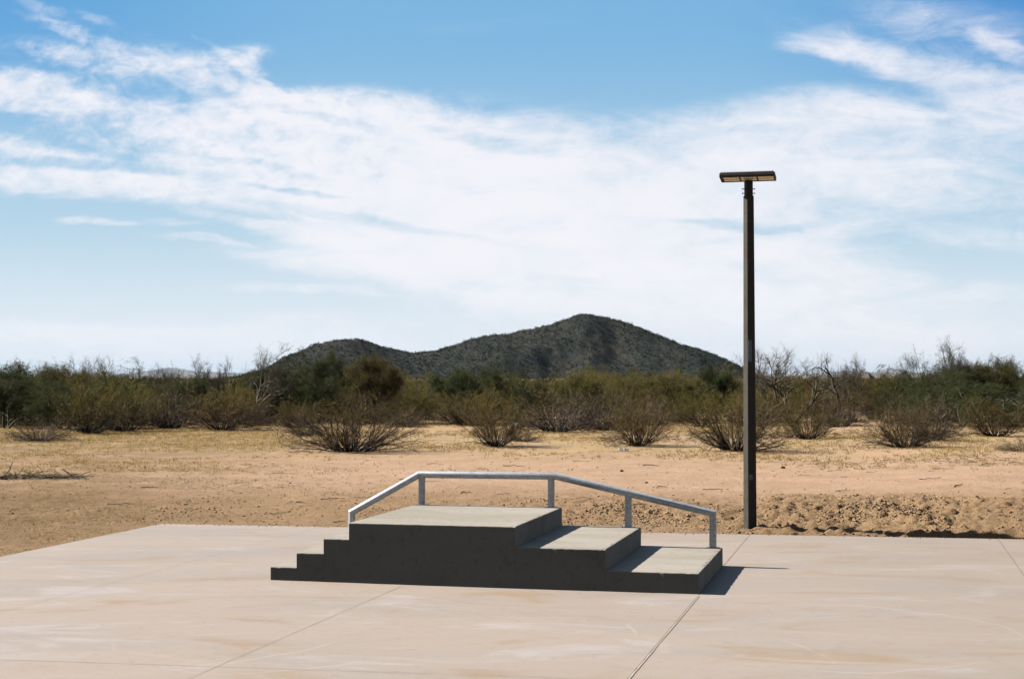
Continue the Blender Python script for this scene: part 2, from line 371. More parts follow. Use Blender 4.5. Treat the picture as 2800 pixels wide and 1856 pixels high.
# ------------------------------------------------------------------ ground
EDGE_A, EDGE_B = at(440, 1431), at(2800, 1473.5)          # back edge of the slab
eu = (EDGE_B - EDGE_A).normalized(); ev = Vector((-eu.y, eu.x, 0))
LEFT = at(0, 1521); lu = (EDGE_A - LEFT).normalized(); lv_ = Vector((-lu.y, lu.x, 0))   # left edge, points away at left
def fbm(x, y, s, o=4, seed=0.0):
    return mnoise.fractal(Vector((x * s + seed, y * s - seed, seed * .37)), 1.0, 2.0, o)
def smooth(a, b, x):
    t = min(1, max(0, (x - a) / (b - a))); return t * t * (3 - 2 * t)
def ground_z(x, y):
    p = Vector((x, y, 0)) - EDGE_A
    back = p.dot(ev); along = p.dot(eu)
    pl = Vector((x, y, 0)) - LEFT; left = pl.dot(lv_)
    out_ = max(back, left)
    if out_ < 0: return -.16 if out_ < -.06 else -.16 + .155 * smooth(-.06, 0, out_) * 0
    z = -.012
    # churned strip behind the slab, then the graded track
    if back > 0:
        r = smooth(.05, .5, back) * (1 - smooth(3.4, 6.0, back))
        r *= (.38 + .62 * smooth(3.8, 6.8, along))
        r *= (.45 + .75 * smooth(-.2, .35, fbm(x, y, .35, 3, 4.0)))
        z += r * (.045 * fbm(x, y, 8.0, 4, 9.0) + .03 * abs(fbm(x, y, 2.2, 3, 2.0)))
        z += .11 * smooth(.5, 4.5, back) + .05 * smooth(4, 9, back)
        # dug bank right of the lamp post
        bk = smooth(7.6, 8.3, along) * (1 - smooth(9.8, 12.0, along)) * (1 - smooth(3.2, 6.0, back))
        z += bk * (.10 * smooth(.7, 2.6, back + .5 * fbm(x, y, .9, 3, 6.0)) + smooth(.4, 1.0, back) * (.035 * fbm(x, y, 2.6, 3, 8.0) + .055 * fbm(x, y, 8.0, 4, 8.0)))
        # gully along the edge, right of the lamp post
        g = smooth(8.05, 8.5, along)
        g2 = g * (1 - .0 * along)
        z -= .15 * g2 * (1 - smooth(.30, .62, back)) * smooth(0, .03, back)
        hump = g * smooth(9.0, 12.0, along)
        z += .10 * hump * smooth(.42, .8, back)
        z -= .06 * smooth(.62, .0, back) * (1 - g) * smooth(4.5, 6.5, along) * smooth(.0, .03, back)
    z += .02 * fbm(x, y, .5, 3, 1.0) * smooth(.1, 3, out_)
    z += .008 * fbm(x, y, 5.0, 3, 1.7) * smooth(.1, 1, out_) * (1 - smooth(40, 60, y))
    if left > 0 and back < 2:
        z += .018 * fbm(x, y, 7.0, 3, 5.0) * smooth(.02, .4, left)
    if y > 60: z += smooth(60, 260, y) * .5 * fbm(x, y, .02, 3, 2.5)
    return z
def axis(segs):
    v = []
    for a, b, st in segs:
        n = max(1, int(round((b - a) / st))); v += [a + (b - a) * i / n for i in range(n)]
    v.append(segs[-1][1]); return v
gx_r = axis([(0, 8.2, .042), (8.2, 14, .2), (14, 40, 1.2), (40, 160, 8), (160, 1000, 60), (1000, 6000, 500), (6000, 30000, 4000)])
gx_l = axis([(0, 7.8, .042), (7.8, 14, .2), (14, 40, 1.2), (40, 160, 8), (160, 1000, 60), (1000, 6000, 500), (6000, 30000, 4000)])
gx = [-x for x in reversed(gx_l[1:])] + gx_r
gy = axis([(-3000, -200, 400), (-200, -10, 20), (-10, 12, 2), (12, 16, .25), (16, 18.6, .08), (18.6, 25.5, .038), (25.5, 34, .12), (34, 60, .5), (60, 160, 3), (160, 1000, 30), (1000, 6000, 300), (6000, 30000, 4000)])
V = np.array([(x, y, ground_z(x, y)) for y in gy for x in gx]); nx, ny = len(gx), len(gy)
i = (np.arange(ny - 1)[:, None] * nx + np.arange(nx - 1)[None, :]).ravel()
ground = link_mesh('ground', np_mesh('ground', V, [np.stack([i, i + 1, i + nx + 1, i + nx], 1)], [M['ground']], None, True))
tag(ground, kind='structure')

# ------------------------------------------------------------------ concrete slab with its joints
bm = bmesh.new()
far_l = LEFT - lu * 30; c1 = EDGE_A; c2 = EDGE_A + eu * 30; c3 = c2 - lu * 45; c0 = far_l
base = [c0, c1, c2, c3 - lu * 5]
vt = [bm.verts.new((p.x, p.y, 0)) for p in base]; vb = [bm.verts.new((p.x, p.y, -.14)) for p in base]
bm.faces.new(list(reversed(vt)))
for a in range(4):
    b_ = (a + 1) % 4; bm.faces.new([vt[a], vt[b_], vb[b_], vb[a]])
bmesh.ops.recalc_face_normals(bm, faces=bm.faces)
bmesh.ops.bevel(bm, geom=[e for e in bm.edges if all(v.co.z > -.01 for v in e.verts)], offset=.012, segments=3, profile=.6, affect='EDGES')
slab = bm_obj('pavement', bm, M['slab']); tag(slab, kind='structure')

def strip_pts(a, b, n): return [a.lerp(b, k / n) for k in range(n + 1)]
def joint(a, b, wd, rng):
    """hairline saw joint: a dirt line with a paler tooled lip, laid on the slab"""
    d = (b - a).normalized(); s = Vector((-d.y, d.x, 0)); n = int((b - a).length / .12)
    g = bmesh.new(); prev = None
    for q, p in enumerate(strip_pts(a, b, n)):
        wl = wd * rng.uniform(.5, 1.25); off = rng.uniform(-.25, .25) * wd
        cur = (g.verts.new(p + s * (off - wl / 2) + Vector((0, 0, .004))), g.verts.new(p + s * (off + wl / 2) + Vector((0, 0, .004))))
        if prev: g.faces.new([prev[0], cur[0], cur[1], prev[1]])
        prev = cur
    return g
rng = random.Random(4)
jd = Vector((math.cos(R(76.4)), math.sin(R(76.4)), 0))
def hit_edge(p, d):      # where the line p + t d meets the back edge
    t = (EDGE_A - p).dot(ev) / d.dot(ev); return p + d * t
JOINTS = [(at(1907, 1630), .005), (at(1089, 1606), .0038), (at(532, 1532.6), .003), (at(2790, 1560), .004)]
for p, wd in JOINTS:
    e = hit_edge(p, jd) - jd * .03
    tag(bm_obj('pavement_joint', joint(p - jd * 16, e, wd, rng), M['joint']), kind='structure')
p, d = JOINTS[0][0], jd
s = Vector((-d.y, d.x, 0))
tag(bm_obj('pavement_joint', joint(p - d * 16 - s * .013, p - s * .013, .010, rng), M['tool']), kind='structure')
hj = at(295, 1812.5); hd = Vector((math.cos(R(-9.6)), math.sin(R(-9.6)), 0))
tag(bm_obj('pavement_joint', joint(hj - hd * 8, hj + hd * 9, .005, rng), M['joint']), kind='structure')

# ------------------------------------------------------------------ stepped block with its handrail
YAW = -.2357
O = Vector((-2.3824, 15.1771, 0))
block = thing('stair_block', O, 'low stepped concrete block with a raised platform and a white pipe rail along its back', 'skate obstacle', None, YAW)
S = [0, .2772, .5581, .8185, 2.4818, 3.3474, 4.2204]
D = 2.1914
HT = [.132, .276, .421, .5805, .387, .191]
def concrete_box(name, s0, s1, h, lo_left, lo_right, seed, label=None):
    """one pour of the block; lo_* = height of its neighbour on that side"""
    rng = random.Random(seed)
    bm = bmesh.new()
    bmesh.ops.create_cube(bm, size=1)
    for v in bm.verts: v.co = Vector((s0 + (v.co.x + .5) * (s1 - s0), (v.co.y + .5) * D, (v.co.z + .5) * h))
    def is_e(e, f): return all(f(v.co) for v in e.verts)
    ed = [e for e in bm.edges if is_e(e, lambda c: c.z > h - 1e-4) and (
        is_e(e, lambda c: c.y < 1e-4) or is_e(e, lambda c: c.y > D - 1e-4) or
        (lo_left < h and is_e(e, lambda c: abs(c.x - s0) < 1e-4)) or (lo_right < h and is_e(e, lambda c: abs(c.x - s1) < 1e-4)))]
    if lo_left <= 0: ed += [e for e in bm.edges if abs(e.verts[0].co.z - e.verts[1].co.z) > .05 and is_e(e, lambda c: abs(c.x - s0) < 1e-4)]
    if lo_right <= 0: ed += [e for e in bm.edges if abs(e.verts[0].co.z - e.verts[1].co.z) > .05 and is_e(e, lambda c: abs(c.x - s1) < 1e-4)]
    bmesh.ops.bevel(bm, geom=ed, offset=.011, segments=3, profile=.6, affect='EDGES')
    # cuts along the length so that the worn arris can wander
    n = max(3, int((s1 - s0) / .035))
    for k in range(1, n):
        x = s0 + (s1 - s0) * k / n
        bmesh.ops.bisect_plane(bm, geom=bm.verts[:] + bm.edges[:] + bm.faces[:], plane_co=(x, 0, 0), plane_no=(1, 0, 0))
    n = int(D / .06)
    for k in range(1, n):
        bmesh.ops.bisect_plane(bm, geom=bm.verts[:] + bm.edges[:] + bm.faces[:], plane_co=(0, D * k / n, 0), plane_no=(0, 1, 0))
    for v in bm.verts:
        c = v.co
        if c.z > h - .02:
            nz = mnoise.noise(Vector((c.x * 9 + seed, c.y * 9, 0))); n2 = mnoise.noise(Vector((c.x * 30 + seed, c.y * 30, 3)))
            if c.z > h - .003 : v.co.z += .0016 * nz
            edge = (c.y < .012) or (lo_right < h and c.x > s1 - .012)
            if edge:
                chip = max(0, n2 - .25) * .022
                v.co.z -= .003 * (nz + .6) + chip
                if c.y < .012: v.co.y += chip * .5 + .001 * nz
                elif lo_right < h: v.co.x -= chip * .4 + .001 * nz
    o = bm_obj(name, bm, M['block'], block, True)
    for pgon in o.data.polygons: pgon.use_smooth = False
    if label: o['label'] = label
    return o
e_ = .0012
concrete_box('step', S[0], S[1] - e_, HT[0], 0, 1, 3)
concrete_box('step', S[1], S[2] - e_, HT[1], HT[0], 1, 8)
concrete_box('step', S[2], S[3] - e_, HT[2], HT[1], 1, 12)
concrete_box('platform', S[3], S[4], HT[3], HT[2], HT[4], 17)
concrete_box('ledge', S[4] + e_, S[5], HT[4], 1, HT[5], 23)
concrete_box('ledge', S[5] + e_, S[6], HT[5], 1, 0, 29)

M['rail'] = None
def rail_mat():
    m, t, b = mat('galvanised_pipe'); p = coords(t)
    n = t.noise(t.mapping(p, sc=(2, 2, 9)), 7, 7, .75); n2 = t.noise(p, 45, 5, .7)
    c = t.mix(t.step(n, .42, .66), (.60, .64, .69), (.40, .43, .49))
    c = t.mix(t.math('MULTIPLY', t.step(n2, .5, .68), .55), c, (.20, .235, .29))
    t.put(b.inputs['Base Color'], c)
    c = t.mix(t.math('MULTIPLY', t.step(t.noise(t.vmath('ADD', p, (5, 5, 5)), 13, 6, .75), .60, .70), .55), c, (.24, .15, .09))
    t.put(b.inputs['Base Color'], c)
    b.inputs['Metallic'].default_value = .35; t.put(b.inputs['Roughness'], t.step(n2, .3, .7, .34, .55)); return m
M['rail'] = rail_mat()
inv = Matrix.Translation(-O); rinv = Matrix.Rotation(-YAW, 4, 'Z')
RY = D - .055                                     # rail sits just inside the back edge
def rail_at(u, v):
    """block coordinates (along, z) of a photo point lying in the rail's plane"""
    a = (u - 1400) / F; b = -(v - 928) / F
    d = Vector((a, math.cos(PITCH) - b * math.sin(PITCH), math.sin(PITCH) + b * math.cos(PITCH)))
    d = (rinv @ d.to_4d()).to_3d() if False else (Matrix.Rotation(-YAW, 3, 'Z') @ d)
    c = Matrix.Rotation(-YAW, 3, 'Z') @ (Vector((0, 0, H)) - O)
    t = (RY - c.y) / d.y; q = c + d * t; return q.x, q.z
rail = bpy.data.objects.new('handrail', None); COL.objects.link(rail); rail.parent = block
RR = .0385
x1, z1 = rail_at(962, 1400); x2, z2 = rail_at(1147, 1296.5); x3, z3 = rail_at(1520, 1301.5); x4, z4 = rail_at(1949, 1403)
def mitre_tube(name, pts, r, seg=28):
    """round pipe with sharp mitred corners, pts in the rail's plane"""
    bm = bmesh.new(); rings = []
    P_ = [Vector(p) for p in pts]
    for q, p in enumerate(P_):
        din = (p - P_[q - 1]).normalized() if q else (P_[1] - p).normalized()
        dout = (P_[q + 1] - p).normalized() if q < len(P_) - 1 else din
        nrm = (din + dout).normalized(); k = 1 / max(.3, nrm.dot(din))
        side = Vector((0, 1, 0)); upv = nrm.cross(side).normalized()
        rings.append([bm.verts.new(p + side * (math.cos(a) * r) + upv * (math.sin(a) * r * k)) for a in [2 * math.pi * j / seg for j in range(seg)]])
    for a, b in zip(rings, rings[1:]):
        for j in range(seg): bm.faces.new([a[j], a[(j + 1) % seg], b[(j + 1) % seg], b[j]])
    bm.faces.new(rings[0]); bm.faces.new(list(reversed(rings[-1])))
    bmesh.ops.recalc_face_normals(bm, faces=bm.faces)
    o = bm_obj(name, bm, M['rail'], rail, True)
    md = o.modifiers.new('split', 'EDGE_SPLIT'); md.split_angle = R(25)
    return o
pts = [(x1, RY, HT[0] - .01), (x1, RY, z1), (x2, RY, z2), (x3, RY, z3), (x4, RY, z4), (x4, RY, HT[5] - .01)]
# hand pipe split at its mitres so each length is its own piece of pipe
mitre_tube('pipe', pts, RR)
def post(x, ztop, zb):
    mitre_tube('post', [(x, RY, zb - .01), (x, RY, ztop)], RR * .97)
    bm = bmesh.new(); bmesh.ops.create_cube(bm, size=1)
    for v in bm.verts: v.co = Vector((x + v.co.x * .13, RY - .004 + v.co.y * .10, zb + .004 + (v.co.z) * .010))
    bmesh.ops.bevel(bm, geom=bm.edges[:], offset=.002, segments=1, affect='EDGES')
    bm_obj('base_plate', bm, M['rail'], rail)
post(rail_at(1153.5, 1330)[0], z2, HT[3]); post(rail_at(1507, 1330)[0], z3, HT[3])
xp = rail_at(1718, 1400)[0]; post(xp, z3 + (z4 - z3) * (xp - x3) / (x4 - x3), HT[4])
for xx, zb in ((x1, HT[0]), (x4, HT[5])):
    bm = bmesh.new(); bmesh.ops.create_cube(bm, size=1)
    for v in bm.verts: v.co = Vector((xx + v.co.x * .13, RY - .004 + v.co.y * .10, zb + .004 + v.co.z * .010))
    bmesh.ops.bevel(bm, geom=bm.edges[:], offset=.002, segments=1, affect='EDGES')
    bm_obj('base_plate', bm, M['rail'], rail)

# ------------------------------------------------------------------ lamp post
PB = at(2051, 1447, -.02)
lamp = thing('lamp_post', PB, 'tall dark bronze square lamp post with a flat floodlight head at the slab edge', 'lamp post', None, 0)
def bronze():
    m, t, b = mat('bronze_paint'); p = coords(t); n = t.noise(p, 6, 6, .7); n2 = t.noise(p, 120, 3, .7)
    c = t.mix(t.step(n, .35, .65), (.085, .074, .060), (.060, .052, .043))
    c = t.mix(t.math('MULTIPLY', t.step(n2, .55, .7), .5), c, (.12, .105, .09))
    t.put(b.inputs['Base Color'], c); b.inputs['Roughness'].default_value = .6
    b.inputs['Specular IOR Level'].default_value = .25
    bump(t, b, n2, .2, .001); return m
M['bronze'] = bronze(); M['led'] = plain('led_board', (.50, .42, .28), .35, 1.0, .3, 60); M['lens'] = plain('led_lens', (.80, .74, .60), .25, 1.0, .3, 30)
M['label'] = plain('pole_sticker', (.30, .37, .42), .6, 0, .25, 25)
PY = PB.y
def zt(v): return at_y(2046, v, PY).z - PB.z
PH = zt(536); TH = zt(497)
ROT = R(22.6)
pole_r = Matrix.Rotation(ROT, 3, 'Z')
def square_shaft(name, w0, w1, z0, z1, parent, rad=.012, n=1, lean=0.0):
    bm = bmesh.new(); rings = []
    for k in range(n + 1):
        f = k / n; w_ = (w0 + (w1 - w0) * f) / 2; z = z0 + (z1 - z0) * f; ring = []
        for cx, cy, a0 in ((1, 1, 0), (-1, 1, 90), (-1, -1, 180), (1, -1, 270)):
            for j in range(4):
                a = R(a0 + 30 * j); ring.append(bm.verts.new(pole_r @ Vector((cx * (w_ - rad) + rad * math.cos(a), cy * (w_ - rad) + rad * math.sin(a), z)) + Vector((lean * z, 0, 0))))
        rings.append(ring)
    for a, b in zip(rings, rings[1:]):
        for j in range(16): bm.faces.new([a[j], a[(j + 1) % 16], b[(j + 1) % 16], b[j]])
    bm.faces.new(list(reversed(rings[0]))); bm.faces.new(rings[-1])
    return bm_obj(name, bm, M['bronze'], parent)
LEAN = -.0008
pole = square_shaft('pole', .134, .106, -.3, PH, lamp, lean=LEAN)
neck = square_shaft('tenon', .094, .094, PH + .0015, TH + .028, lamp, rad=.02, lean=LEAN)
for zz, sg in ((zt(517), 1), (zt(529), 1), (zt(517), -1), (zt(529), -1)):
    g = Geo(); g.tube([(LEAN * zz + sg * .055, 0, zz), (LEAN * zz + sg * .076, 0, zz)], .006, 6); g.tube([(LEAN * zz + sg * .074, 0, zz), (LEAN * zz + sg * .084, 0, zz)], .010, 6)
    o = link_mesh('bolt', g.mesh('bolt', [M['bronze']]), lamp)
# stickers on the face turned to the camera
def sticker(v0, v1, x0, x1, name):
    z0, z1 = zt(v1), zt(v0); wz = .134 + (.106 - .134) * ((z0 + z1) / 2 + .3) / (PH + .3); y = -wz / 2 - .0015
    g = bmesh.new()
    q = [pole_r @ Vector((x, yy_, z)) + Vector((LEAN * z, 0, 0)) for yy_ in (y, y + .0012) for x, z in ((x0, z0), (x1, z0), (x1, z1), (x0, z1))]
    vs = [g.verts.new(p) for p in q]
    for f in ((0, 1, 2, 3), (7, 6, 5, 4), (0, 4, 5, 1), (1, 5, 6, 2), (2, 6, 7, 3), (3, 7, 4, 0)): g.faces.new([vs[k] for k in f])
    o = bm_obj(name, g, M['label'], lamp); return o
sticker(930, 989, -.052, .002, 'sticker')['label'] = 'long faded grey sticker strip on the pole'
sticker(1296, 1311, -.045, .002, 'sticker')['label'] = 'small pale grey sticker low on the pole'
# head
head = bpy.data.objects.new('lamp_head', None); COL.objects.link(head); head.parent = lamp
head.location = (LEAN * TH, 0, TH + .012); head.rotation_euler = (R(-7), R(0), R(-14))
hc = bmesh.new()
def hbox(bm, x0, x1, y0, y1, z0, z1, bev=0.0):
    r = bmesh.ops.create_cube(bm, size=1)
    for v in r['verts']: v.co = Vector((x0 + (v.co.x + .5) * (x1 - x0), y0 + (v.co.y + .5) * (y1 - y0), z0 + (v.co.z + .5) * (z1 - z0)))
    if bev: bmesh.ops.bevel(bm, geom=list({e for v in r['verts'] for e in v.link_edges}), offset=bev, segments=2, affect='EDGES')
# shallow tray: frame of four sides + top plate, boards inset from below
L2, Y0, Y1 = .350, -.235, .055
prof = [(Y0, .062), (Y0 - .006, .02), (Y0 + .004, .0), (Y0 + .022, .0), (Y0 + .026, .012), (Y1 - .026, .012), (Y1 - .022, 0), (Y1, 0), (Y1 + .012, .02), (Y1 - .02, .062)]
ra = [hc.verts.new((-L2, y, z)) for y, z in prof]; rb = [hc.verts.new((L2, y, z)) for y, z in prof]
for j in range(len(prof)): hc.faces.new([ra[j], ra[(j + 1) % len(prof)], rb[(j + 1) % len(prof)], rb[j]])
hc.faces.new(list(reversed(ra))); hc.faces.new(rb)
hbox(hc, -L2 - .012, -L2 - .0005, Y0 + .0, Y1 + .004, -.003, .055, .004); hbox(hc, L2 + .0005, L2 + .012, Y0 + .0, Y1 + .004, -.003, .055, .004)
bmesh.ops.recalc_face_normals(hc, faces=hc.faces)
bm_obj('housing', hc, M['bronze'], head)
fb = bmesh.new()
for k in range(19):
    x = -L2 + .02 + k * (2 * L2 - .04) / 18; hbox(fb, x - .004, x + .004, Y0 + .012, Y1 - .025, .0625, .076)
bm_obj('cooling_fins', fb, M['bronze'], head)
for k in range(2):
    y0 = Y0 + .045 + k * .108
    for q in range(3):
        x0 = -L2 + .035 + q * .225; pb = bmesh.new(); hbox(pb, x0, x0 + .205, y0, y0 + .082, .002, .0105, .002)
        pan = bm_obj('light_panel', pb, M['led'], head)
        lb = bmesh.new()
        for a in range(8):
            for b in range(3):
                mtx = Matrix.Translation((x0 + .018 + a * .0242, y0 + .017 + b * .024, .001)) @ Matrix.Diagonal((1, 1, .45, 1))
                bmesh.ops.create_uvsphere(lb, u_segments=8, v_segments=4, radius=.008, matrix=mtx)
        l_ = bm_obj('lens', lb, M['lens'], pan)

# ------------------------------------------------------------------ plants
def rotz(d, a): return np.array([d[0] * math.cos(a) - d[1] * math.sin(a), d[0] * math.sin(a) + d[1] * math.cos(a), d[2]])
def shrub_meshes(name, seed, h=1.5, spread=1.3, nst=60, side=9, leaves=4200, leaf_mat='leaf', twig_mat='twig', leafsz=.011, low=1.0, tw=.0032, base=.16, stem_r=.011):
    """many stems fanning from one crown; returns (stems mesh, foliage mesh)"""
    rng = np.random.default_rng(seed); g = Geo(); tg = Geo(); lg = Geo(); tips = []; A = []; B = []
    for s in range(nst):
        ph = rng.uniform(0, 2 * np.pi); th = np.arccos(1 - rng.uniform(0, 1) ** .8 * (.72 * low)) ; th = min(th, 1.45)
        arch = rng.random() < .26 * low
        if arch: th = rng.uniform(.85, 1.3)
        L = h * rng.uniform(.7, 1.05) * (1 - .15 * math.sin(th)) + spread * .45 * math.sin(th) ** 2
        b0 = np.array([math.cos(ph), math.sin(ph), 0]) * base * rng.uniform(0, 1) * np.array([1.6, 1, 0]); b0[2] = -.04
        p = b0.copy(); d = np.array([math.cos(ph) * math.sin(th), math.sin(ph) * math.sin(th), math.cos(th)])
        n = 7; pts = [p.copy()]; curl = -rng.uniform(.10, .30) if arch else (rng.uniform(-.06, .22) if th < .9 else rng.uniform(-.12, .2))
        if arch: d[2] += .45; d /= np.linalg.norm(d); L *= .85
        for k in range(n):
            p = p + d * L / n; pts.append(p.copy())
            d = d + rng.normal(size=3) * .13 + np.array([0, 0, curl]); 
            if p[2] < .06: d[2] = abs(d[2]) * .5 + .04
            d /= np.linalg.norm(d)
        pts = np.array(pts); r = np.linspace(stem_r, .0035, n + 1) * rng.uniform(.6, 1.25)
        g.tube(pts, r, 4, False)
        for k in range(side):
            f = rng.uniform(.28, 1.0) * n; a = min(int(f), n - 1); q = pts[a] + (pts[a + 1] - pts[a]) * (f - a)
            dd = (pts[a + 1] - pts[a]) / np.linalg.norm(pts[a + 1] - pts[a]) * .8 + rng.normal(size=3) * .55; dd[2] = dd[2] * .8 + .22
            dd /= np.linalg.norm(dd); l1 = h * rng.uniform(.12, .30); e = q + dd * l1; A.append(q); B.append(e)
            for j in range(4):
                q2 = q + (e - q) * rng.uniform(.25, 1.0); d2 = dd + rng.normal(size=3) * .6; d2 /= np.linalg.norm(d2)
                e2 = q2 + d2 * h * rng.uniform(.06, .16); A.append(q2); B.append(e2); tips.append((q2, e2))
    A = np.array(A); B = np.array(B)
    tg.ribbons(A, B, tw * (.5 + 1.0 * rng.random(len(A))), rng, .10)
    if leaves:
        T = np.array([t[0] for t in tips]); E = np.array([t[1] for t in tips])
        wts = np.clip(E[:, 2] / h, .02, 1.2) ** 1.6; wts /= wts.sum()
        k = rng.choice(len(T), leaves, p=wts); C = T[k] + (E[k] - T[k]) * rng.uniform(.2, 1.1, (leaves, 1)) + rng.normal(size=(leaves, 3)) * .012
        lg.leaves(C, leafsz, rng, .4, .8)
    V = np.concatenate(tg.V + lg.V); nt = sum(len(f) for f in tg.F[4]); nv = tg.n
    Fq = np.concatenate(tg.F[4] + [f + nv for f in lg.F[4]])
    idx = np.zeros(len(Fq), int); idx[nt:] = 1
    fol = np_mesh(name + '_foliage', V, [Fq], [M[twig_mat], M[leaf_mat]], idx)
    return g.mesh(name + '_stems', [M['stem']], True), fol

def tree_meshes(name, seed, h=3.6, w=3.2, trunks=3, leaves=14000, leaf_mat='leaf_green', bark='bark_dark', leafsz=.018, depth=5, lean=(0, 0), twl=.003, droop=0.0, r0=.06, fill=1.0, start=.12):
    """multi-trunk desert tree: returns (trunk mesh, crown mesh)"""
    rng = np.random.default_rng(seed); g = Geo(); A = []; B = []; 
    def grow(p, d, L, r, lv):
        n = 4; pts = [p.copy()]
        for k in range(n):
            p = p + d * L / n; pts.append(p.copy()); d = d + rng.normal(size=3) * .16 + np.array([0, 0, .05 - droop * (lv > 2)]); d /= np.linalg.norm(d)
        g.tube(np.array(pts), np.linspace(r, r * .62, n + 1), 5 if lv < 2 else 4, False)
        if lv >= depth:
            for j in range(int(12 * fill)):
                q = pts[rng.integers(1, n + 1)]; dd = d + rng.normal(size=3) * .75; dd /= np.linalg.norm(dd)
                e = q + dd * L * rng.uniform(.5, 1.1); A.append(q); B.append(e)
                for i in range(3):
                    q2 = q + (e - q) * rng.uniform(.3, 1); d3 = dd + rng.normal(size=3) * .7; A.append(q2); B.append(q2 + d3 / np.linalg.norm(d3) * L * rng.uniform(.25, .6))
            return
        for j in range(3 if lv < 3 else 2 + (rng.random() < .5)):
            q = pts[rng.integers(2, n + 1)] if j else pts[-1]
            s = np.array([w / h, w / h, .75]) * rng.normal(size=3) * .62; dd = d + s; dd[2] += .10 - droop; 
            if lv < 2: dd[2] = abs(dd[2])
            dd /= np.linalg.norm(dd); grow(q, dd, L * rng.uniform(.62, .85), r * .62, lv + 1)
    for t in range(trunks):
        ph = 2 * np.pi * (t + rng.random() * .7) / trunks; th = rng.uniform(.2, .75) * min(1.2, w / h)
        d = np.array([math.cos(ph) * math.sin(th) + lean[0], math.sin(ph) * math.sin(th) + lean[1], math.cos(th)]); d /= np.linalg.norm(d)
        grow(np.array([math.cos(ph) * .06, math.sin(ph) * .06, -.05]), d, h * .30, r0, 1)
    A = np.array(A); B = np.array(B)
    # fit the whole plant to the wanted height
    allp = np.concatenate([B]); zs = np.percentile(allp[:, 2], 99); f = h / zs
    xr = (np.percentile(allp[:, 0], 98) - np.percentile(allp[:, 0], 2)); fx = w / xr
    sc = np.array([fx, fx, f]); A = A * sc; B = B * sc; g.V = [v * sc for v in g.V]
    tg = Geo(); lg = Geo(); tg.ribbons(A, B, twl * (.6 + rng.random(len(A))), rng, .12)
    V = tg.V; Fq = tg.F[4]; nt = sum(len(f_) for f_ in Fq); mats = [M[bark]]; idx = np.zeros(nt, int)
    if leaves:
        k = rng.integers(0, len(A), leaves); C = A[k] + (B[k] - A[k]) * rng.uniform(0, 1.1, (leaves, 1)) + rng.normal(size=(leaves, 3)) * .03
        lg.leaves(C, leafsz, rng, .2, .7); V = V + lg.V; Fq = Fq + [f_ + tg.n for f_ in lg.F[4]]; mats.append(M[leaf_mat]); idx = np.concatenate([idx, np.ones(leaves, int)])
    crown = np_mesh(name + '_crown', np.concatenate(V), [np.concatenate(Fq)], mats, idx)
    return g.mesh(name + '_trunk', [M[bark]], True), crown

def gz(x, y): return ground_z(x, y)
def plant(name, meshes, loc, label, cat, group, sc=1.0, rz=0.0, parts=('stems', 'foliage'), scl=None):
    o = thing(name, loc, label, cat, group, rz); o.scale = scl or (sc, sc, sc)
    for pn, me in zip(parts, meshes): link_mesh(pn, me, o)
    return o

CRE = [shrub_meshes('creosote_a', 1, 1.5, 1.5, 120, 9, 12000, leafsz=.013, stem_r=.014, base=.26), shrub_meshes('creosote_b', 2, 1.4, 1.1, 90, 10, 13000, leafsz=.013, low=.85, stem_r=.012, base=.2),
       shrub_meshes('creosote_c', 3, 1.55, 1.0, 60, 9, 13000, 'leaf_olive', 'twig', .014, low=.7), shrub_meshes('creosote_d', 4, 1.3, 1.4, 95, 9, 3000, 'leaf', 'twig_grey', low=1.0, stem_r=.013, base=.22),
       shrub_meshes('creosote_e', 5, 1.5, 1.3, 64, 9, 14000, 'leaf_lime', 'twig', .014, low=.85)]
near_group = 'creosote bushes standing along the front of the thicket'
def near(u, v, wpx, vtop, kind, label, rz):
    """bush whose foot is at (u, v), wpx wide, reaching up to row vtop"""
    p = at(u, v, .14); y = p.y; hh = (v - vtop) * y / F; ww = wpx * y / F
    me = CRE[kind]; V = np.empty(len(me[1].vertices) * 3, np.float32); me[1].vertices.foreach_get('co', V); V = V.reshape(-1, 3)
    ch, sh = math.cos(rz), math.sin(rz); X = V[:, 0] * ch - V[:, 1] * sh
    w0 = np.percentile(X, 98.5) - np.percentile(X, 1.5); h0 = np.percentile(V[:, 2], 98.5)
    o = plant('creosote_bush', me, (p.x, p.y, gz(p.x, p.y) - .01), label, 'bush', near_group, rz=rz, scl=(ww / w0, ww / w0, hh / h0)); return o
near(962, 1235, 350, 1098, 0, 'widest sprawling creosote bush at the front left of the clearing with fanning dark stems', .3)
near(835, 1194, 120, 1130, 3, 'small low creosote bush tucked at the left shoulder of the widest bush', 1.3)
near(1356, 1221, 170, 1082, 1, 'upright creosote bush between the widest bush and the middle of the clearing', 2.1)
near(1432, 1208, 110, 1168, 3, 'low straggly bush lying against the right foot of the upright creosote', .2)
near(1748, 1220, 190, 1100, 1, 'rounded creosote bush with curling stems in the gap left of the lamp post', 4.0)
near(2012, 1233, 260, 1078, 0, 'big dark stemmed creosote bush directly behind the lamp post', 5.1)
near(1524, 1181, 250, 1058, 3, 'grey brown creosote bush with bleached crooked twigs behind the platform rail', .9)
near(1640, 1176, 190, 1075, 3, 'grey twiggy bush with an arching bleached branch right of the middle', 2.5)
near(2208, 1200, 180, 1105, 1, 'V shaped creosote bush with one pale leaning stem right of the lamp post', 3.3)
near(2475, 1233, 210, 1110, 0, 'dark spreading creosote bush with black shade at its foot, right of the clearing', 1.9)
near(2548, 1215, 170, 1095, 3, 'creosote bush with forked bleached branches just behind the dark spreading one', 4.4)
near(2722, 1203, 200, 1100, 1, 'dense brown creosote bush near the right border below the pale green tree', 2.9)
near(2792, 1246, 150, 1208, 3, 'flat sprawling dead bush in the lower right corner of the scrub', .4)
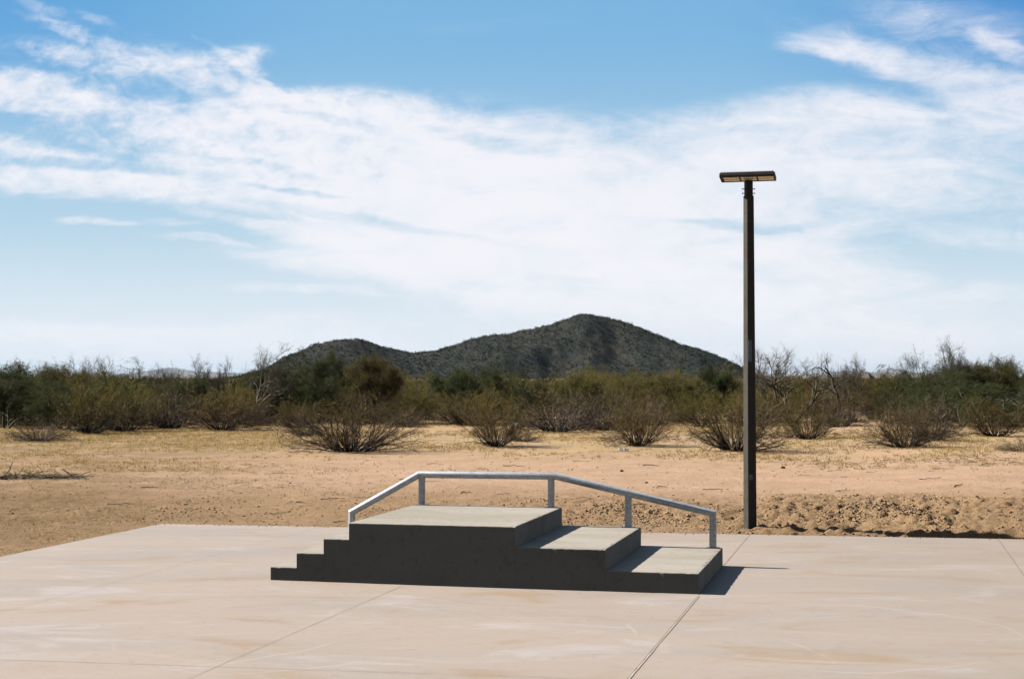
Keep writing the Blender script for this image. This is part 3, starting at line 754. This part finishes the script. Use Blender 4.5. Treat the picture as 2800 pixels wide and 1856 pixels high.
near(110, 1206, 190, 1140, 3, 'low ragged bush in yellow grass at the far left border', 1.1)
near(248, 1186, 190, 1050, 1, 'dark narrow footed creosote bush, second from the left border', 2.2)
near(342, 1179, 190, 1045, 1, 'dark creosote bush with white broken twigs at its left side', 3.6)
near(463, 1172, 200, 1052, 3, 'greyish creosote bush with low spreading stems left of the bare tree', 5.3)
near(612, 1177, 200, 1060, 1, 'creosote bush on a small fan of bare stems below the bare leaning tree', .7)

# the thicket behind: shared labels, one group per kind
def fits(kind): pass
rngp = random.Random(11)
GRP = 'brown bushes crowded together in the thicket'
LBL = 'olive brown bush crowded into the thicket behind the clearing'
count = 0
rows = [(57, .80), (61, .86), (66, .92), (72, .98), (79, 1.04), (88, 1.10), (99, 1.18), (113, 1.28)]
for ri, (y0, hs) in enumerate(rows):
    span = y0 * .345; x = -span - rngp.uniform(0, 1.5)
    while x < span + 1.5:
        yj = y0 + rngp.uniform(-2.2, 2.2); u = 1400 + F * x / yj
        k = rngp.choice((2, 2, 4, 4, 1) if ri > 2 else ((1, 2, 2, 3, 4) if ri > 0 else (0, 1, 3, 3, 2)))
        h = hs * rngp.choice((.72, .9, 1.0, 1.1, 1.28)) * rngp.uniform(.92, 1.1)
        if 350 < u < 640: h *= .82
        if 1150 < u < 1260: h *= .85
        if 1400 < u < 1560 and ri > 3: h *= .80
        zone = 'in the dark left part of the thicket' if u < 640 else 'in the thicket below the hill' if u < 1250 else 'in the thicket below the hill summit' if u < 2040 else 'in the thicket right of the lamp post'
        look = ('broad brown creosote bush', 'upright brown creosote bush', 'olive leafed bush', 'grey twiggy bush', 'yellow green leafed bush')[k]
        if k in (2, 4): zone = zone.replace('in the', 'deep in the')
        o = plant('thicket_bush', CRE[k], (x, yj, gz(x, yj) - .03), look + ' ' + zone, 'bush', look + ' crowd ' + zone, rz=rngp.uniform(0, 6.28), scl=(h * rngp.uniform(.9, 1.2), h * rngp.uniform(.9, 1.2), h * (1.0 if k != 3 else 1.1)))
        count += 1
        x += (1.75 + .01 * y0) * rngp.uniform(.75, 1.2)

# green palo verdes and other trees
TREES = {
 'pv1': (tree_meshes('paloverde_a', 21, 3.4, 4.6, 4, 52000, 'leaf_green', 'bark_green', .026, 5, fill=1.2), 3.4, 4.6),
 'pv2': (tree_meshes('paloverde_b', 22, 3.2, 3.4, 3, 44000, 'leaf_green', 'bark_green', .026, 5, fill=1.2), 3.2, 3.4),
 'ol': (tree_meshes('olive_tree', 23, 3.2, 3.4, 4, 44000, 'leaf_olive', 'bark_dark', .024, 5, fill=1.3), 3.2, 3.4),
 'mes': (tree_meshes('mesquite', 24, 3.6, 3.6, 3, 3800, 'leaf_olive', 'bark_dark', .016, 5, fill=1.0), 3.6, 3.6),
 'bare': (tree_meshes('bare_tree', 25, 3.4, 3.2, 2, 0, 'leaf_olive', 'bark_pale', .016, 5, fill=.7, lean=(.35, 0)), 3.4, 3.2),
 'bare2': (tree_meshes('bare_mesquite', 26, 3.6, 4.0, 3, 500, 'leaf_olive', 'bark_pale', .015, 5, fill=.8), 3.6, 4.0),

 'droop': (tree_meshes('drooping_tree', 28, 2.6, 3.6, 4, 9000, 'leaf_green', 'bark_green', .016, 5, fill=1.1, droop=.16), 2.6, 3.6),
}
tree_group = 'desert trees rising above the thicket'
def tree(kind, u, y, vtop, wpx, label, rz=0.0, name='desert_tree'):
    me, h0, w0 = TREES[kind]; x = (u - 1400) / F * y; zt_ = H + (1031 - vtop) * y / F; zb = gz(x, y) - .05
    ww = wpx * y / F
    return plant(name, me, (x, y, zb), label, 'tree', tree_group, rz=rz, parts=('trunk', 'crown'), scl=(ww / w0, ww / w0, (zt_ - zb) / h0))
tree('pv2', 60, 64, 1003, 300, 'dense dark green palo verde at the left border', .5, 'palo_verde')
tree('ol', 190, 61, 1004, 260, 'dark brushy tree beside the palo verde at the left border', 1.5)
tree('pv1', 300, 70, 1012, 300, 'low dark green tree, third from the left border', 2.5, 'palo_verde')
tree('bare2', 262, 78, 972, 130, 'thin bare tree sticking up above the dark trees on the left', .4, 'bare_tree')
tree('bare2', 110, 74, 985, 150, 'wispy grey tree top above the palo verde at the left border', 2.4, 'bare_tree')
tree('mes', 535, 64, 985, 180, 'loose leafed mesquite between the dark trees and the bare leaning tree', 1.0, 'mesquite_tree')
tree('bare', 672, 61, 950, 130, 'pale bare tree leaning right at the left foot of the hill', 0.0, 'bare_tree')
tree('mes', 625, 66, 990, 130, 'small mesquite touching the left side of the bare leaning tree', 4.0, 'mesquite_tree')
tree('pv1', 800, 64, 985, 270, 'wide green palo verde in front of the left end of the hill', .2, 'palo_verde')
tree('pv2', 880, 66, 965, 190, 'tallest green palo verde in front of the lower hilltop', 1.4, 'palo_verde')
tree('ol', 1012, 61, 975, 190, 'yellow brown bushy tree in front of the saddle of the hill', 2.2)
tree('pv2', 1240, 66, 1012, 190, 'low grey green palo verde under the saddle of the hill', 3.1, 'palo_verde')
tree('pv1', 1335, 61, 988, 210, 'rounded green palo verde near the middle of the picture', 1.1, 'palo_verde')
tree('ol', 1610, 64, 1030, 220, 'low olive tree under the hill summit', .6)
tree('ol', 1800, 66, 1028, 260, 'low olive tree under the right slope of the hill', 4.6)
tree('pv2', 1965, 64, 1000, 150, 'green bushy tree just left of the lamp post', 5.0, 'palo_verde')
tree('bare2', 2165, 62, 950, 250, 'bare spreading mesquite just right of the lamp post', 1.2, 'bare_tree')
tree('bare2', 2085, 64, 985, 120, 'thin bare tree tight against the right side of the lamp post', 5.2, 'bare_tree')
def snag():
    y = 60.0; b0 = at_y(2296, 1160, y); b0.z = gz(b0.x, y) - .05
    o = thing('dead_tree', tuple(b0), 'black dead trunk leaning left between two trees right of the lamp post', 'tree', tree_group)
    def limb(uvs, r0, r1, name, sd):
        rg = np.random.default_rng(sd); P_ = [np.array(at_y(u, v, y + dy) - b0) for u, v, dy in uvs]; Q = []
        for a_, b_ in zip(P_, P_[1:]):
            for k in range(4): Q.append(a_ + (b_ - a_) * k / 4 + rg.normal(size=3) * .012)
        Q.append(P_[-1]); g = Geo(); g.tube(np.array(Q), np.linspace(r0, r1, len(Q)), 6, False); link_mesh(name, g.mesh(name, [M['bark_dark']], True), o)
    limb([(2296, 1165, 0), (2292, 1090, 0), (2281, 1058, .2), (2267, 1020, .3), (2256, 1003, .3)], .075, .02, 'trunk', 1)
    limb([(2267, 1022, .3), (2254, 1014, .1), (2240, 1005, -.1), (2222, 1008, -.2), (2205, 1020, -.3)], .028, .008, 'branch', 2)
    limb([(2281, 1058, .2), (2300, 1035, .5), (2306, 1018, .6)], .026, .008, 'branch', 3)
    limb([(2288, 1080, .1), (2262, 1060, -.3), (2250, 1042, -.5)], .024, .008, 'branch', 4)
snag()
tree('mes', 2330, 64, 980, 150, 'small leafy mesquite right of the black dead trunk', 2.0, 'mesquite_tree')
tree('mes', 2585, 61, 940, 220, 'tallest mesquite on the right with an open ragged top', .3, 'mesquite_tree')
tree('pv1', 2555, 60, 985, 260, 'dense green palo verde under the tallest mesquite on the right', 2.7, 'palo_verde')
tree('ol', 2710, 62, 984, 230, 'broad olive tree right of the tallest mesquite', 3.9)
tree('ol', 2660, 64, 995, 180, 'olive tree squeezed between the tallest mesquite and the broad olive tree', 1.9)
tree('pv2', 2830, 58, 1015, 120, 'dark green tree cut off by the right border', 1.0, 'palo_verde')
tree('pv2', 20, 55, 1022, 190, 'black green palo verde nearest the camera at the left border', 2.9, 'palo_verde')
tree('pv1', 175, 54, 1030, 200, 'black green palo verde behind the narrow footed bush on the left', 5.5, 'palo_verde')
tree('pv2', 300, 55, 1040, 170, 'black green palo verde behind the bush with white broken twigs', .2, 'palo_verde')
tree('pv2', 520, 60, 1030, 170, 'dark palo verde between the greyish creosote and the bare tree', 1.2, 'palo_verde')
tree('pv1', 2620, 54, 1020, 240, 'dark palo verde right behind the bleached branches on the right', 3.7, 'palo_verde')
tree('pv1', -40, 58, 1015, 260, 'dark green palo verde cut off by the left border', 4.1, 'palo_verde')
tree('pv2', 135, 60, 1020, 210, 'dark palo verde forming the front of the black green mass at the left', 3.3, 'palo_verde')
tree('ol', 235, 59, 1030, 200, 'dark olive tree at the right end of the black green mass at the left', .9)
tree('pv1', 2760, 62, 1010, 220, 'dark green tree behind the pale drooping tree at the right border', 5.2, 'palo_verde')
tree('pv2', 2440, 64, 1030, 150, 'low green tree filling the gap left of the tallest mesquite', 2.2, 'palo_verde')
tree('ol', 1450, 66, 1046, 170, 'low olive tree just right of the rounded green palo verde', 3.2)
tree('pv2', 715, 63, 1018, 170, 'green palo verde right of the bare leaning tree', 4.4, 'palo_verde')
tree('mes', 440, 66, 1005, 150, 'scraggly mesquite left of the loose leafed mesquite', 5.0, 'mesquite_tree')
tree('droop', 2790, 55, 1062, 250, 'pale green tree with arching drooping branches at the right border', .8, 'palo_verde')

# bleached branches caught in the bushes
def wood(name, pts, r, m, label, cat, group):
    g = Geo(); p0 = np.array(pts[0], float); P_ = np.array(pts, float) - p0
    # resample with wobble
    rg = np.random.default_rng(int(abs(p0[0] * 1000)) % 99991); Q = []
    for a, b in zip(P_, P_[1:]):
        for k in range(4): Q.append(a + (b - a) * k / 4 + rg.normal(size=3) * r * .8)
    Q.append(P_[-1]); g.tube(np.array(Q), np.linspace(r, r * .45, len(Q)), 5, True)
    o = link_mesh(name, g.mesh(name, [M[m]], True)); o.location = p0; tag(o, label, cat, group); return o
bl = 'bleached dead branches caught in the bushes'
def pale(uvs, y, r, label):
    wood('dead_branch', [tuple(at_y(u, v, y)) for u, v in uvs], r, 'bone', label, 'branch', bl)
pale([(1538, 1125), (1553, 1150), (1562, 1160), (1580, 1170)], 54, .016, 'crooked bleached branch inside the grey brown bush behind the platform rail')
pale([(1600, 1155), (1612, 1140), (1622, 1150)], 54, .013, 'small arching bleached branch right of the middle')
pale([(1745, 1160), (1775, 1115), (1785, 1108)], 42, .011, 'upright bleached branch in the rounded creosote bush left of the lamp post')
pale([(2153, 1140), (2163, 1155), (2178, 1172)], 48, .018, 'pale leaning stem in the V shaped bush right of the lamp post')
pale([(2555, 1118), (2565, 1135), (2574, 1148), (2583, 1180)], 45, .017, 'forked bleached branch in the dark bushes on the right')
pale([(2574, 1142), (2590, 1126)], 45, .012, 'side twig of bleached wood beside the forked branch on the right')
pale([(2480, 1148), (2503, 1160)], 44, .013, 'short bleached stick low in the dark spreading bush on the right')
pale([(2355, 1095), (2365, 1112), (2372, 1122)], 56, .016, 'bleached snag in the scrub between the lamp post and the right trees')
pale([(998, 1090), (1000, 1112), (996, 1125)], 42, .012, 'upright bleached stick above the widest bush')
pale([(868, 1132), (888, 1140), (897, 1148)], 43, .012, 'curved bleached branch at the left of the widest bush')
pale([(262, 1112), (270, 1105), (278, 1103)], 52, .011, 'thin white twig in the dark bushes on the left')
pale([(272, 1146), (285, 1148), (288, 1152)], 52, .014, 'white hooked twig low in the dark bushes on the left')
pale([(2100, 1125), (2130, 1105), (2150, 1085), (2153, 1070)], 60, .014, 'long pale bough slanting up just right of the lamp post')

# squat dark cactus at the thicket's foot
def cactus():
    p = at(741, 1157, .14); o = thing('barrel_cactus', (p.x, p.y, gz(p.x, p.y)), 'dark squat barrel cactus at the foot of the thicket left of the widest bush', 'cactus')
    bm = bmesh.new(); n = 64; prof = [(0, .0), (.20, .0), (.27, .2), (.28, .42), (.24, .6), (.15, .7), (.05, .73), (0, .72)]
    rings = []
    for q, (r, z) in enumerate(prof):
        rings.append([bm.verts.new((r * (1 + .10 * math.cos(16 * 2 * math.pi * j / n)) * math.cos(2 * math.pi * j / n), r * (1 + .10 * math.cos(16 * 2 * math.pi * j / n)) * math.sin(2 * math.pi * j / n), z)) for j in range(n)])
    for a, b in zip(rings, rings[1:]):
        for j in range(n): bm.faces.new([a[j], a[(j + 1) % n], b[(j + 1) % n], b[j]])
    bmesh.ops.remove_doubles(bm, verts=bm.verts, dist=1e-4)
    bm_obj('body', bm, M['leaf_green'], o, True)
    g = Geo(); rg = np.random.default_rng(5); k = 900; a = (rg.integers(0, 16, k)) * 2 * np.pi / 16; z = rg.uniform(.05, .68, k)
    r = np.interp(z, [q[1] for q in prof[1:7]], [q[0] for q in prof[1:7]]) * 1.1
    A_ = np.stack([r * np.cos(a), r * np.sin(a), z], 1); dd = A_ * np.array([1, 1, .2]) + rg.normal(size=(k, 3)) * .12; dd /= np.linalg.norm(dd, axis=1)[:, None]
    g.ribbons(A_, A_ + dd * .05, .003, rg); link_mesh('spines', g.mesh('spines', [M['twig']]), o)
cactus()

# ------------------------------------------------------------------ dry grass, clods, litter
def tufts(name, n, xr, yr, hr, seed, dens, m, blades=7):
    rg = np.random.default_rng(seed); g = Geo(); out_ = 0; A = []; B = []
    while out_ < n:
        y = rg.uniform(*yr); x = rg.uniform(-.36, .36) * y
        if not dens(x, y, rg): continue
        z = gz(x, y); h = rg.uniform(*hr); k = rg.integers(blades - 2, blades + 3)
        a = rg.uniform(0, 2 * np.pi, k); sp = rg.uniform(.1, .9, k) * h
        b0 = np.stack([x + np.cos(a) * .03, y + np.sin(a) * .03, np.full(k, z - .01)], 1)
        A.append(b0); B.append(b0 + np.stack([np.cos(a) * sp, np.sin(a) * sp, rg.uniform(.5, 1, k) * h], 1)); out_ += 1
    A = np.concatenate(A); B = np.concatenate(B); g.ribbons(A, B, .0045 + .00006 * A[:, 1], rg, .12)
    return link_mesh(name, g.mesh(name, [m]))
def dgrass(x, y, rg):
    return fbm(x, y, .22, 4, 7.0) + .62 * smooth(31, 48, y) + rg.uniform(-.55, .55) > .50
def in_slab(x, y):
    p = Vector((x, y, 0)); return (p - EDGE_A).dot(ev) < .02 and (p - LEFT).dot(lv_) < .02
tag(tufts('dry_grass', 22000, None, (30, 64), (.02, .085), 3, dgrass, M['straw']), 'straw coloured dry grass between the bushes and the dirt track', 'grass', kind='stuff')
def dweed(x, y, rg):
    return (not in_slab(x, y)) and (x < -2.5 + rg.uniform(-2, 1.5)) and fbm(x, y, .6, 4, 3.0) + rg.uniform(-.4, .4) > .05
M['weed'] = plant_mat('dry_weed', ((.30, .22, .09), (.36, .26, .12), (.44, .33, .16)), .75, True)
tag(tufts('weeds', 2600, None, (13, 33), (.010, .04), 6, dweed, M['weed'], 6), 'short dry weeds in the dirt left of the slab', 'weeds', kind='stuff')

def in_slab0(x, y):
    p = Vector((x, y, 0)); return (p - EDGE_A).dot(ev) < 0 and (p - LEFT).dot(lv_) < 0
def clods(n, seed, name, where, size, m):
    rg = np.random.default_rng(seed); t = (1 + 5 ** .5) / 2
    IV = np.array([(-1, t, 0), (1, t, 0), (-1, -t, 0), (1, -t, 0), (0, -1, t), (0, 1, t), (0, -1, -t), (0, 1, -t), (t, 0, -1), (t, 0, 1), (-t, 0, -1), (-t, 0, 1)]) / 1.9
    IF = np.array([(0, 11, 5), (0, 5, 1), (0, 1, 7), (0, 7, 10), (0, 10, 11), (1, 5, 9), (5, 11, 4), (11, 10, 2), (10, 7, 6), (7, 1, 8), (3, 9, 4), (3, 4, 2), (3, 2, 6), (3, 6, 8), (3, 8, 9), (4, 9, 5), (2, 4, 11), (6, 2, 10), (8, 6, 7), (9, 8, 1)])
    g = Geo(); k = 0
    while k < n:
        r = where(rg)
        if r is None: continue
        x, y = r; s = size[0] + (size[1] - size[0]) * rg.random() ** 3
        v = IV * (1 + rg.normal(size=(12, 1)) * .22) * s * np.array([1.2, 1, .55]); a = rg.uniform(0, 6.28); c_, s_ = math.cos(a), math.sin(a)
        zb = 0.0 if in_slab0(x, y) else gz(x, y)
        v = np.stack([v[:, 0] * c_ - v[:, 1] * s_, v[:, 0] * s_ + v[:, 1] * c_, v[:, 2]], 1) + np.array([x, y, zb + s * .25]); g.add(v, IF); k += 1
    return link_mesh(name, g.mesh(name, [m]))
def wclod(rg):
    al = rg.uniform(-1, 13.5); bk = abs(rg.normal(1.9, 1.1)) + .08
    p = EDGE_A + eu * al + ev * bk
    dn = .10 + .9 * smooth(3.5, 6.5, al) * (1 - smooth(10.2, 11.5, al))
    if rg.random() > dn * (.22 + 1.1 * smooth(-.05, .3, fbm(p.x, p.y, 1.1, 4, 4.0))) * (1 - .7 * smooth(3.6, 5, bk)): return None
    return p.x, p.y
tag(clods(12000, 2, 'dirt_clods', wclod, (.005, .022), M['clod']), 'crumbled clods of tan dirt behind the slab', 'dirt clods', kind='stuff')
def wgrit(rg):
    al = rg.uniform(-.5, 16); p = EDGE_A + eu * al + ev * rg.normal(.0, .07) if rg.random() < .75 else LEFT + lu * rg.uniform(-2, 4) + lv_ * rg.normal(.0, .06)
    if (p - EDGE_A).dot(ev) < -.25: return None
    return p.x, p.y
tag(clods(1500, 9, 'grit', wgrit, (.004, .012), M['clod']), 'grit and sand spilled over the edge of the slab', 'grit', kind='stuff')
def wpeb(rg):
    y = rg.uniform(20, 45); x = rg.uniform(-.35, .35) * y
    return None if in_slab(x, y) else (x, y)
tag(clods(2500, 5, 'pebbles', wpeb, (.006, .022), M['clod']), 'small pebbles scattered over the dirt', 'pebbles', kind='stuff')

rs = random.Random(31)
sg = 'dry sticks scattered over the dirt'
LONG = [(1780, 1279, 40, 1, .012, 'thick dark stick lying flat on the pink dirt left of the lamp post'), (1810, 1332, 26, -1, .009, 'thin straight stick on the pink dirt behind the sloping rail'),
 (1275, 1345, 28, 0, .010, 'dark stick on the dirt seen just under the level rail'), (1190, 1273, 48, 2, .007, 'forked dry twig on the dirt above the left bend of the rail'),
 (1590, 1361, 60, 1, .006, 'long thin bent stick on the rough dirt behind the platform'), (2620, 1343, 24, -2, .013, 'stubby dark stick on the dirt near the right border'),
 (2320, 1272, 40, 2, .008, 'dry stick near the line of debris right of the lamp post'), (2305, 1343, 40, -3, .006, 'thin stick with one raised end on the dirt right of the lamp post'),
 (765, 1298, 45, -2, .006, 'thin pale stick on the pink dirt at the left'), (1405, 1278, 60, 2, .010, 'dark stick at the edge of the track above the level rail'),
 (2320, 1434, 30, 8, .008, 'pale curved twig on the churned dirt close to the slab')]
for (u, v, L, dv, r, lab) in LONG:
    a = at(u - L / 2, v - dv / 2, .12); b = at(u + L / 2, v + dv / 2, .12)
    a.z = gz(a.x, a.y) + r; b.z = gz(b.x, b.y) + r * 1.2; mid = (a + b) / 2; mid.z = gz(mid.x, mid.y) + r * 1.6 + .01
    wood('stick', [tuple(a), tuple(mid), tuple(b)], r, 'stick' if 'pale' not in lab else 'bone', lab, 'stick', sg)
for k in range(70):
    v = rs.uniform(1262, 1300) if k < 38 else rs.uniform(1262, 1420); u = rs.uniform(2080, 2800) if k < 38 else rs.uniform(0, 2800)
    a = at(u, v, .12)
    if in_slab(a.x, a.y): continue
    L = rs.uniform(.10, .42); an = rs.uniform(-.5, .5); r = rs.uniform(.004, .009)
    b = a + Vector((math.cos(an) * L, math.sin(an) * L, 0)); a.z = gz(a.x, a.y) + r; b.z = gz(b.x, b.y) + r
    wood('stick', [tuple(a), tuple((a + b) / 2 + Vector((0, rs.uniform(-.03, .03), r))), tuple(b)], r, 'stick' if k % 3 else 'bone', 'short dry twig lying on the open dirt', 'stick', 'short dry twigs strewn over the dirt')

def rock(u, v, w_, h_, m, name, label, cat, seed):
    p = at(u, v, .12); bm = bmesh.new(); bmesh.ops.create_icosphere(bm, subdivisions=3, radius=1)
    for q in bm.verts:
        n = mnoise.fractal(q.co * 1.3 + Vector((seed, 0, 0)), 1, 2, 3); q.co = Vector((q.co.x * w_ * (1 + .35 * n), q.co.y * w_ * .7 * (1 + .3 * n), (q.co.z + .3) * h_ * (1 + .4 * n)))
    o = bm_obj(name, bm, m); o.location = (p.x, p.y, gz(p.x, p.y)); return tag(o, label, cat)
rock(1413, 1170, .24, .14, M['rock'], 'rock', 'pale rock in the grass between the bushes near the middle', 'rock', 2)
rock(1700, 1293, .035, .03, M['stick'], 'stone', 'small dark stone on the pink dirt above the sloping rail', 'stone', 5)
rock(1768, 1320, .028, .02, M['stick'], 'stone', 'tiny dark stone just right of the small dark stone', 'stone', 7)
rock(2140, 1284, .05, .04, M['stick'], 'stone', 'dark lump in the debris line right of the lamp post', 'stone', 9)
def scrap(u, v, w_, label, seed, name='litter_scrap'):
    p = at(u, v, .12); bm = bmesh.new(); bmesh.ops.create_grid(bm, x_segments=8, y_segments=6, size=1)
    for q in bm.verts:
        n = mnoise.noise(q.co * 1.8 + Vector((seed, seed, 0))); q.co = Vector((q.co.x * w_ * (1 + .3 * n), q.co.y * w_ * .7, .02 + abs(n) * w_ * .9))
    r = bmesh.ops.solidify(bm, geom=bm.faces[:], thickness=.002)
    o = bm_obj(name, bm, M['litter']); o.location = (p.x, p.y, gz(p.x, p.y)); return tag(o, label, 'litter')
scrap(937, 1237, .06, 'crumpled white scrap at the foot of the widest bush', 1.0)
scrap(1705, 1238, .12, 'thin white scrap in the grass left of the lamp post', 4.0)
scrap(739, 1182, .035, 'tiny white scrap in the grass below the barrel cactus', 8.0)

# brush pile in the dirt at the left border
def brush():
    p = at(60, 1322, .03); g = Geo(); rg = np.random.default_rng(8); n = 260
    A_ = np.stack([rg.uniform(-1.1, 1.1, n), np.clip(rg.normal(0, .18, n), -.3, .3), rg.uniform(0, .06, n)], 1); d = rg.normal(size=(n, 3)) * np.array([1, .6, .10]); d /= np.linalg.norm(d, axis=1)[:, None]
    B_ = A_ + d * rg.uniform(.1, .4, n)[:, None]; B_[:, 2] = np.abs(B_[:, 2])
    for a, b in zip(A_, B_): g.tube(np.array([a, (a + b) / 2 + rg.normal(size=3) * .01, b]), .007 * rg.uniform(.5, 1.3), 4)
    o = link_mesh('brush_pile', g.mesh('brush_pile', [M['stick']])); o.location = (p.x, p.y, gz(p.x, p.y)); tag(o, 'low dark heap of dead twigs on the dirt at the left border', 'brush pile')
brush()

# ------------------------------------------------------------------ hill, far mountains, far scrub
SIL = [(560, 1048), (640, 1034), (690, 1022), (735, 1000), (770, 982), (800, 966), (830, 957), (855, 942), (905, 929), (950, 923), (990, 925), (1010, 931), (1050, 946), (1095, 955), (1125, 963),
       (1150, 960), (1190, 957), (1225, 948), (1250, 939), (1290, 924), (1340, 914), (1400, 909), (1440, 898), (1500, 886), (1540, 870), (1575, 858), (1603, 854), (1640, 861), (1693, 872),
       (1740, 888), (1764, 899), (1819, 920), (1860, 940), (1907, 952), (1940, 963), (1990, 985), (2020, 999), (2080, 1026), (2140, 1046)]
HY = 1150.0
su = np.array([s_[0] for s_ in SIL]); sv = np.array([s_[1] for s_ in SIL])
def ridge(x): return np.interp(1400 + F * x / HY, su, (1031 - sv) * HY / F + H)
hxs = np.arange(-245, 215, 2.0); hys = np.arange(985, 1330, 3.0)
HV = []
for y in hys:
    for x in hxs:
        off = 14 * fbm(x, 0, .012, 3, 6.0)                  # the ridge line wanders
        yr = y - (HY + off); kx = x * HY / (HY + off)
        sp = .5 + .5 * fbm(x, y * .45, .022, 4, 11.0)       # spurs and gullies run down the slope
        half = (125 if yr < 0 else 160) * (.75 + .35 * sp)
        t_ = min(1.0, abs(yr) / half); prof_ = (1 - t_) ** 1.05 * (1 + .25 * t_)
        r_ = float(ridge(kx)); z = r_ * prof_ + (fbm(x, y * .5, .020, 5, 3.0) * 10 * t_ * (1 - t_) * 2.4 + fbm(x, y, .11, 4, 5.0) * .8) * smooth(1, 14, r_)
        if r_ < 2: z = min(z, r_)
        HV.append((x, y, z - 1.2 - 1.5 * smooth(.92, 1.0, t_)))
HV = np.array(HV); nx, ny = len(hxs), len(hys)
i = (np.arange(ny - 1)[:, None] * nx + np.arange(nx - 1)[None, :]).ravel()
tag(link_mesh('hill', np_mesh('hill', HV, [np.stack([i, i + 1, i + nx + 1, i + nx], 1)], [M['hill']], None, True)), kind='structure')
# scrub and boulders on the hill
def blob_field(n, pick, sz, m, name, seed, flat=1.0):
    rg = np.random.default_rng(seed); t = (1 + 5 ** .5) / 2
    g = Geo(); IV = rg.normal(size=(14, 3)); 
    for k in range(n):
        x, y, z = pick(rg); s = rg.uniform(*sz); q = 10
        c = rg.normal(size=(q, 3)) * np.array([.5, .5, .42]) * s; c[:, 2] = np.abs(c[:, 2]) * flat
        c = np.clip(c, -1.1 * s, 1.1 * s)
        d = np.clip(rg.normal(size=(q, 3)) * s * .45, -.8 * s, .8 * s); e = np.clip(rg.normal(size=(q, 3)) * s * .45, -.8 * s, .8 * s)
        V = np.stack([c, c + d, c + e], 1).reshape(-1, 3) + np.array([x, y, z]); g.add(V, np.arange(q * 3).reshape(q, 3))
    return link_mesh(name, g.mesh(name, [m]))
HZ = HV.reshape(ny, nx, 3)
def pick_hill(rg):
    while True:
        b, a = rg.integers(0, int(ny * .56)), rg.integers(0, nx)
        if HZ[b, a, 2] > .3: break
    return HZ[b, a, 0] + rg.uniform(-1, 1), HZ[b, a, 1] + rg.uniform(-1.5, 1.5), HZ[b, a, 2]
tag(blob_field(13000, pick_hill, (.5, 1.25), M['scrub'], 'hillside_scrub', 2), 'dark low scrub dotted over the rocky hill', 'scrub', kind='stuff')
def pick_flat(rg):
    y = 125 + 900 * rg.random() ** 1.6; x = rg.uniform(-.4, .4) * y; return x, y, gz(x, y)
M['scrub2'] = plain('plain_scrub', (.085, .078, .030), .9, 0, .4, .3)
tag(blob_field(5200, pick_flat, (.5, 1.1), M['scrub2'], 'desert_scrub', 3), 'low desert scrub covering the plain beyond the thicket', 'scrub', kind='stuff')

def range_(name, y, pts, seed, depth=900):
    n = 160; us = np.linspace(pts[0][0], pts[-1][0], n); vs = np.interp(us, [p[0] for p in pts], [p[1] for p in pts]); V = []
    rows_ = [(-depth, 0), (-depth * .6, .35), (-depth * .3, .72), (0, 1), (depth * .5, .5), (depth, 0)]
    for dy, f in rows_:
        for a, b in zip(us, vs):
            x = (a - 1400) / F * y; h = (1031 - b) * y / F + H; nz = fbm(x, dy, .0012, 5, seed) * .22 * h * (f if f < 1 else .35)
            V.append((x, y + dy + (fbm(x, 0, .001, 3, seed) * depth * .3), h * f + nz * (f > 0) - (20 if f == 0 else 0)))
    k = len(rows_); i = (np.arange(k - 1)[:, None] * n + np.arange(n - 1)[None, :]).ravel()
    tag(link_mesh(name, np_mesh(name, V, [np.stack([i, i + 1, i + n + 1, i + n], 1)], [M['mountain']], None, True)), kind='structure')
range_('mountains', 16000, [(280, 1031), (340, 1024), (400, 1014), (455, 1006), (500, 1010), (540, 1017), (620, 1020), (700, 1022), (800, 1031)], 3.0)
range_('mountains', 12000, [(2150, 1031), (2240, 1022), (2300, 1016), (2350, 1014), (2390, 1024), (2420, 1010), (2440, 1008), (2480, 1016), (2540, 1022), (2650, 1031)], 8.0)

# ------------------------------------------------------------------ desert haze
bm = bmesh.new(); hbox(bm, -30500, 30500, -3100, 30500, -40, 190)
hz_m = bpy.data.materials.new('haze'); hz_m.use_nodes = True; hn = hz_m.node_tree; hn.nodes.clear()
ho = hn.nodes.new('ShaderNodeOutputMaterial'); hv = hn.nodes.new('ShaderNodeVolumePrincipled')
hv.inputs['Color'].default_value = (.62, .80, 1.0, 1); hv.inputs['Density'].default_value = .00002; hv.inputs['Anisotropy'].default_value = .2
hn.links.new(hv.outputs[0], ho.inputs['Volume'])
tag(bm_obj('haze', bm, hz_m), 'thin pale haze over the desert', 'haze', kind='stuff')
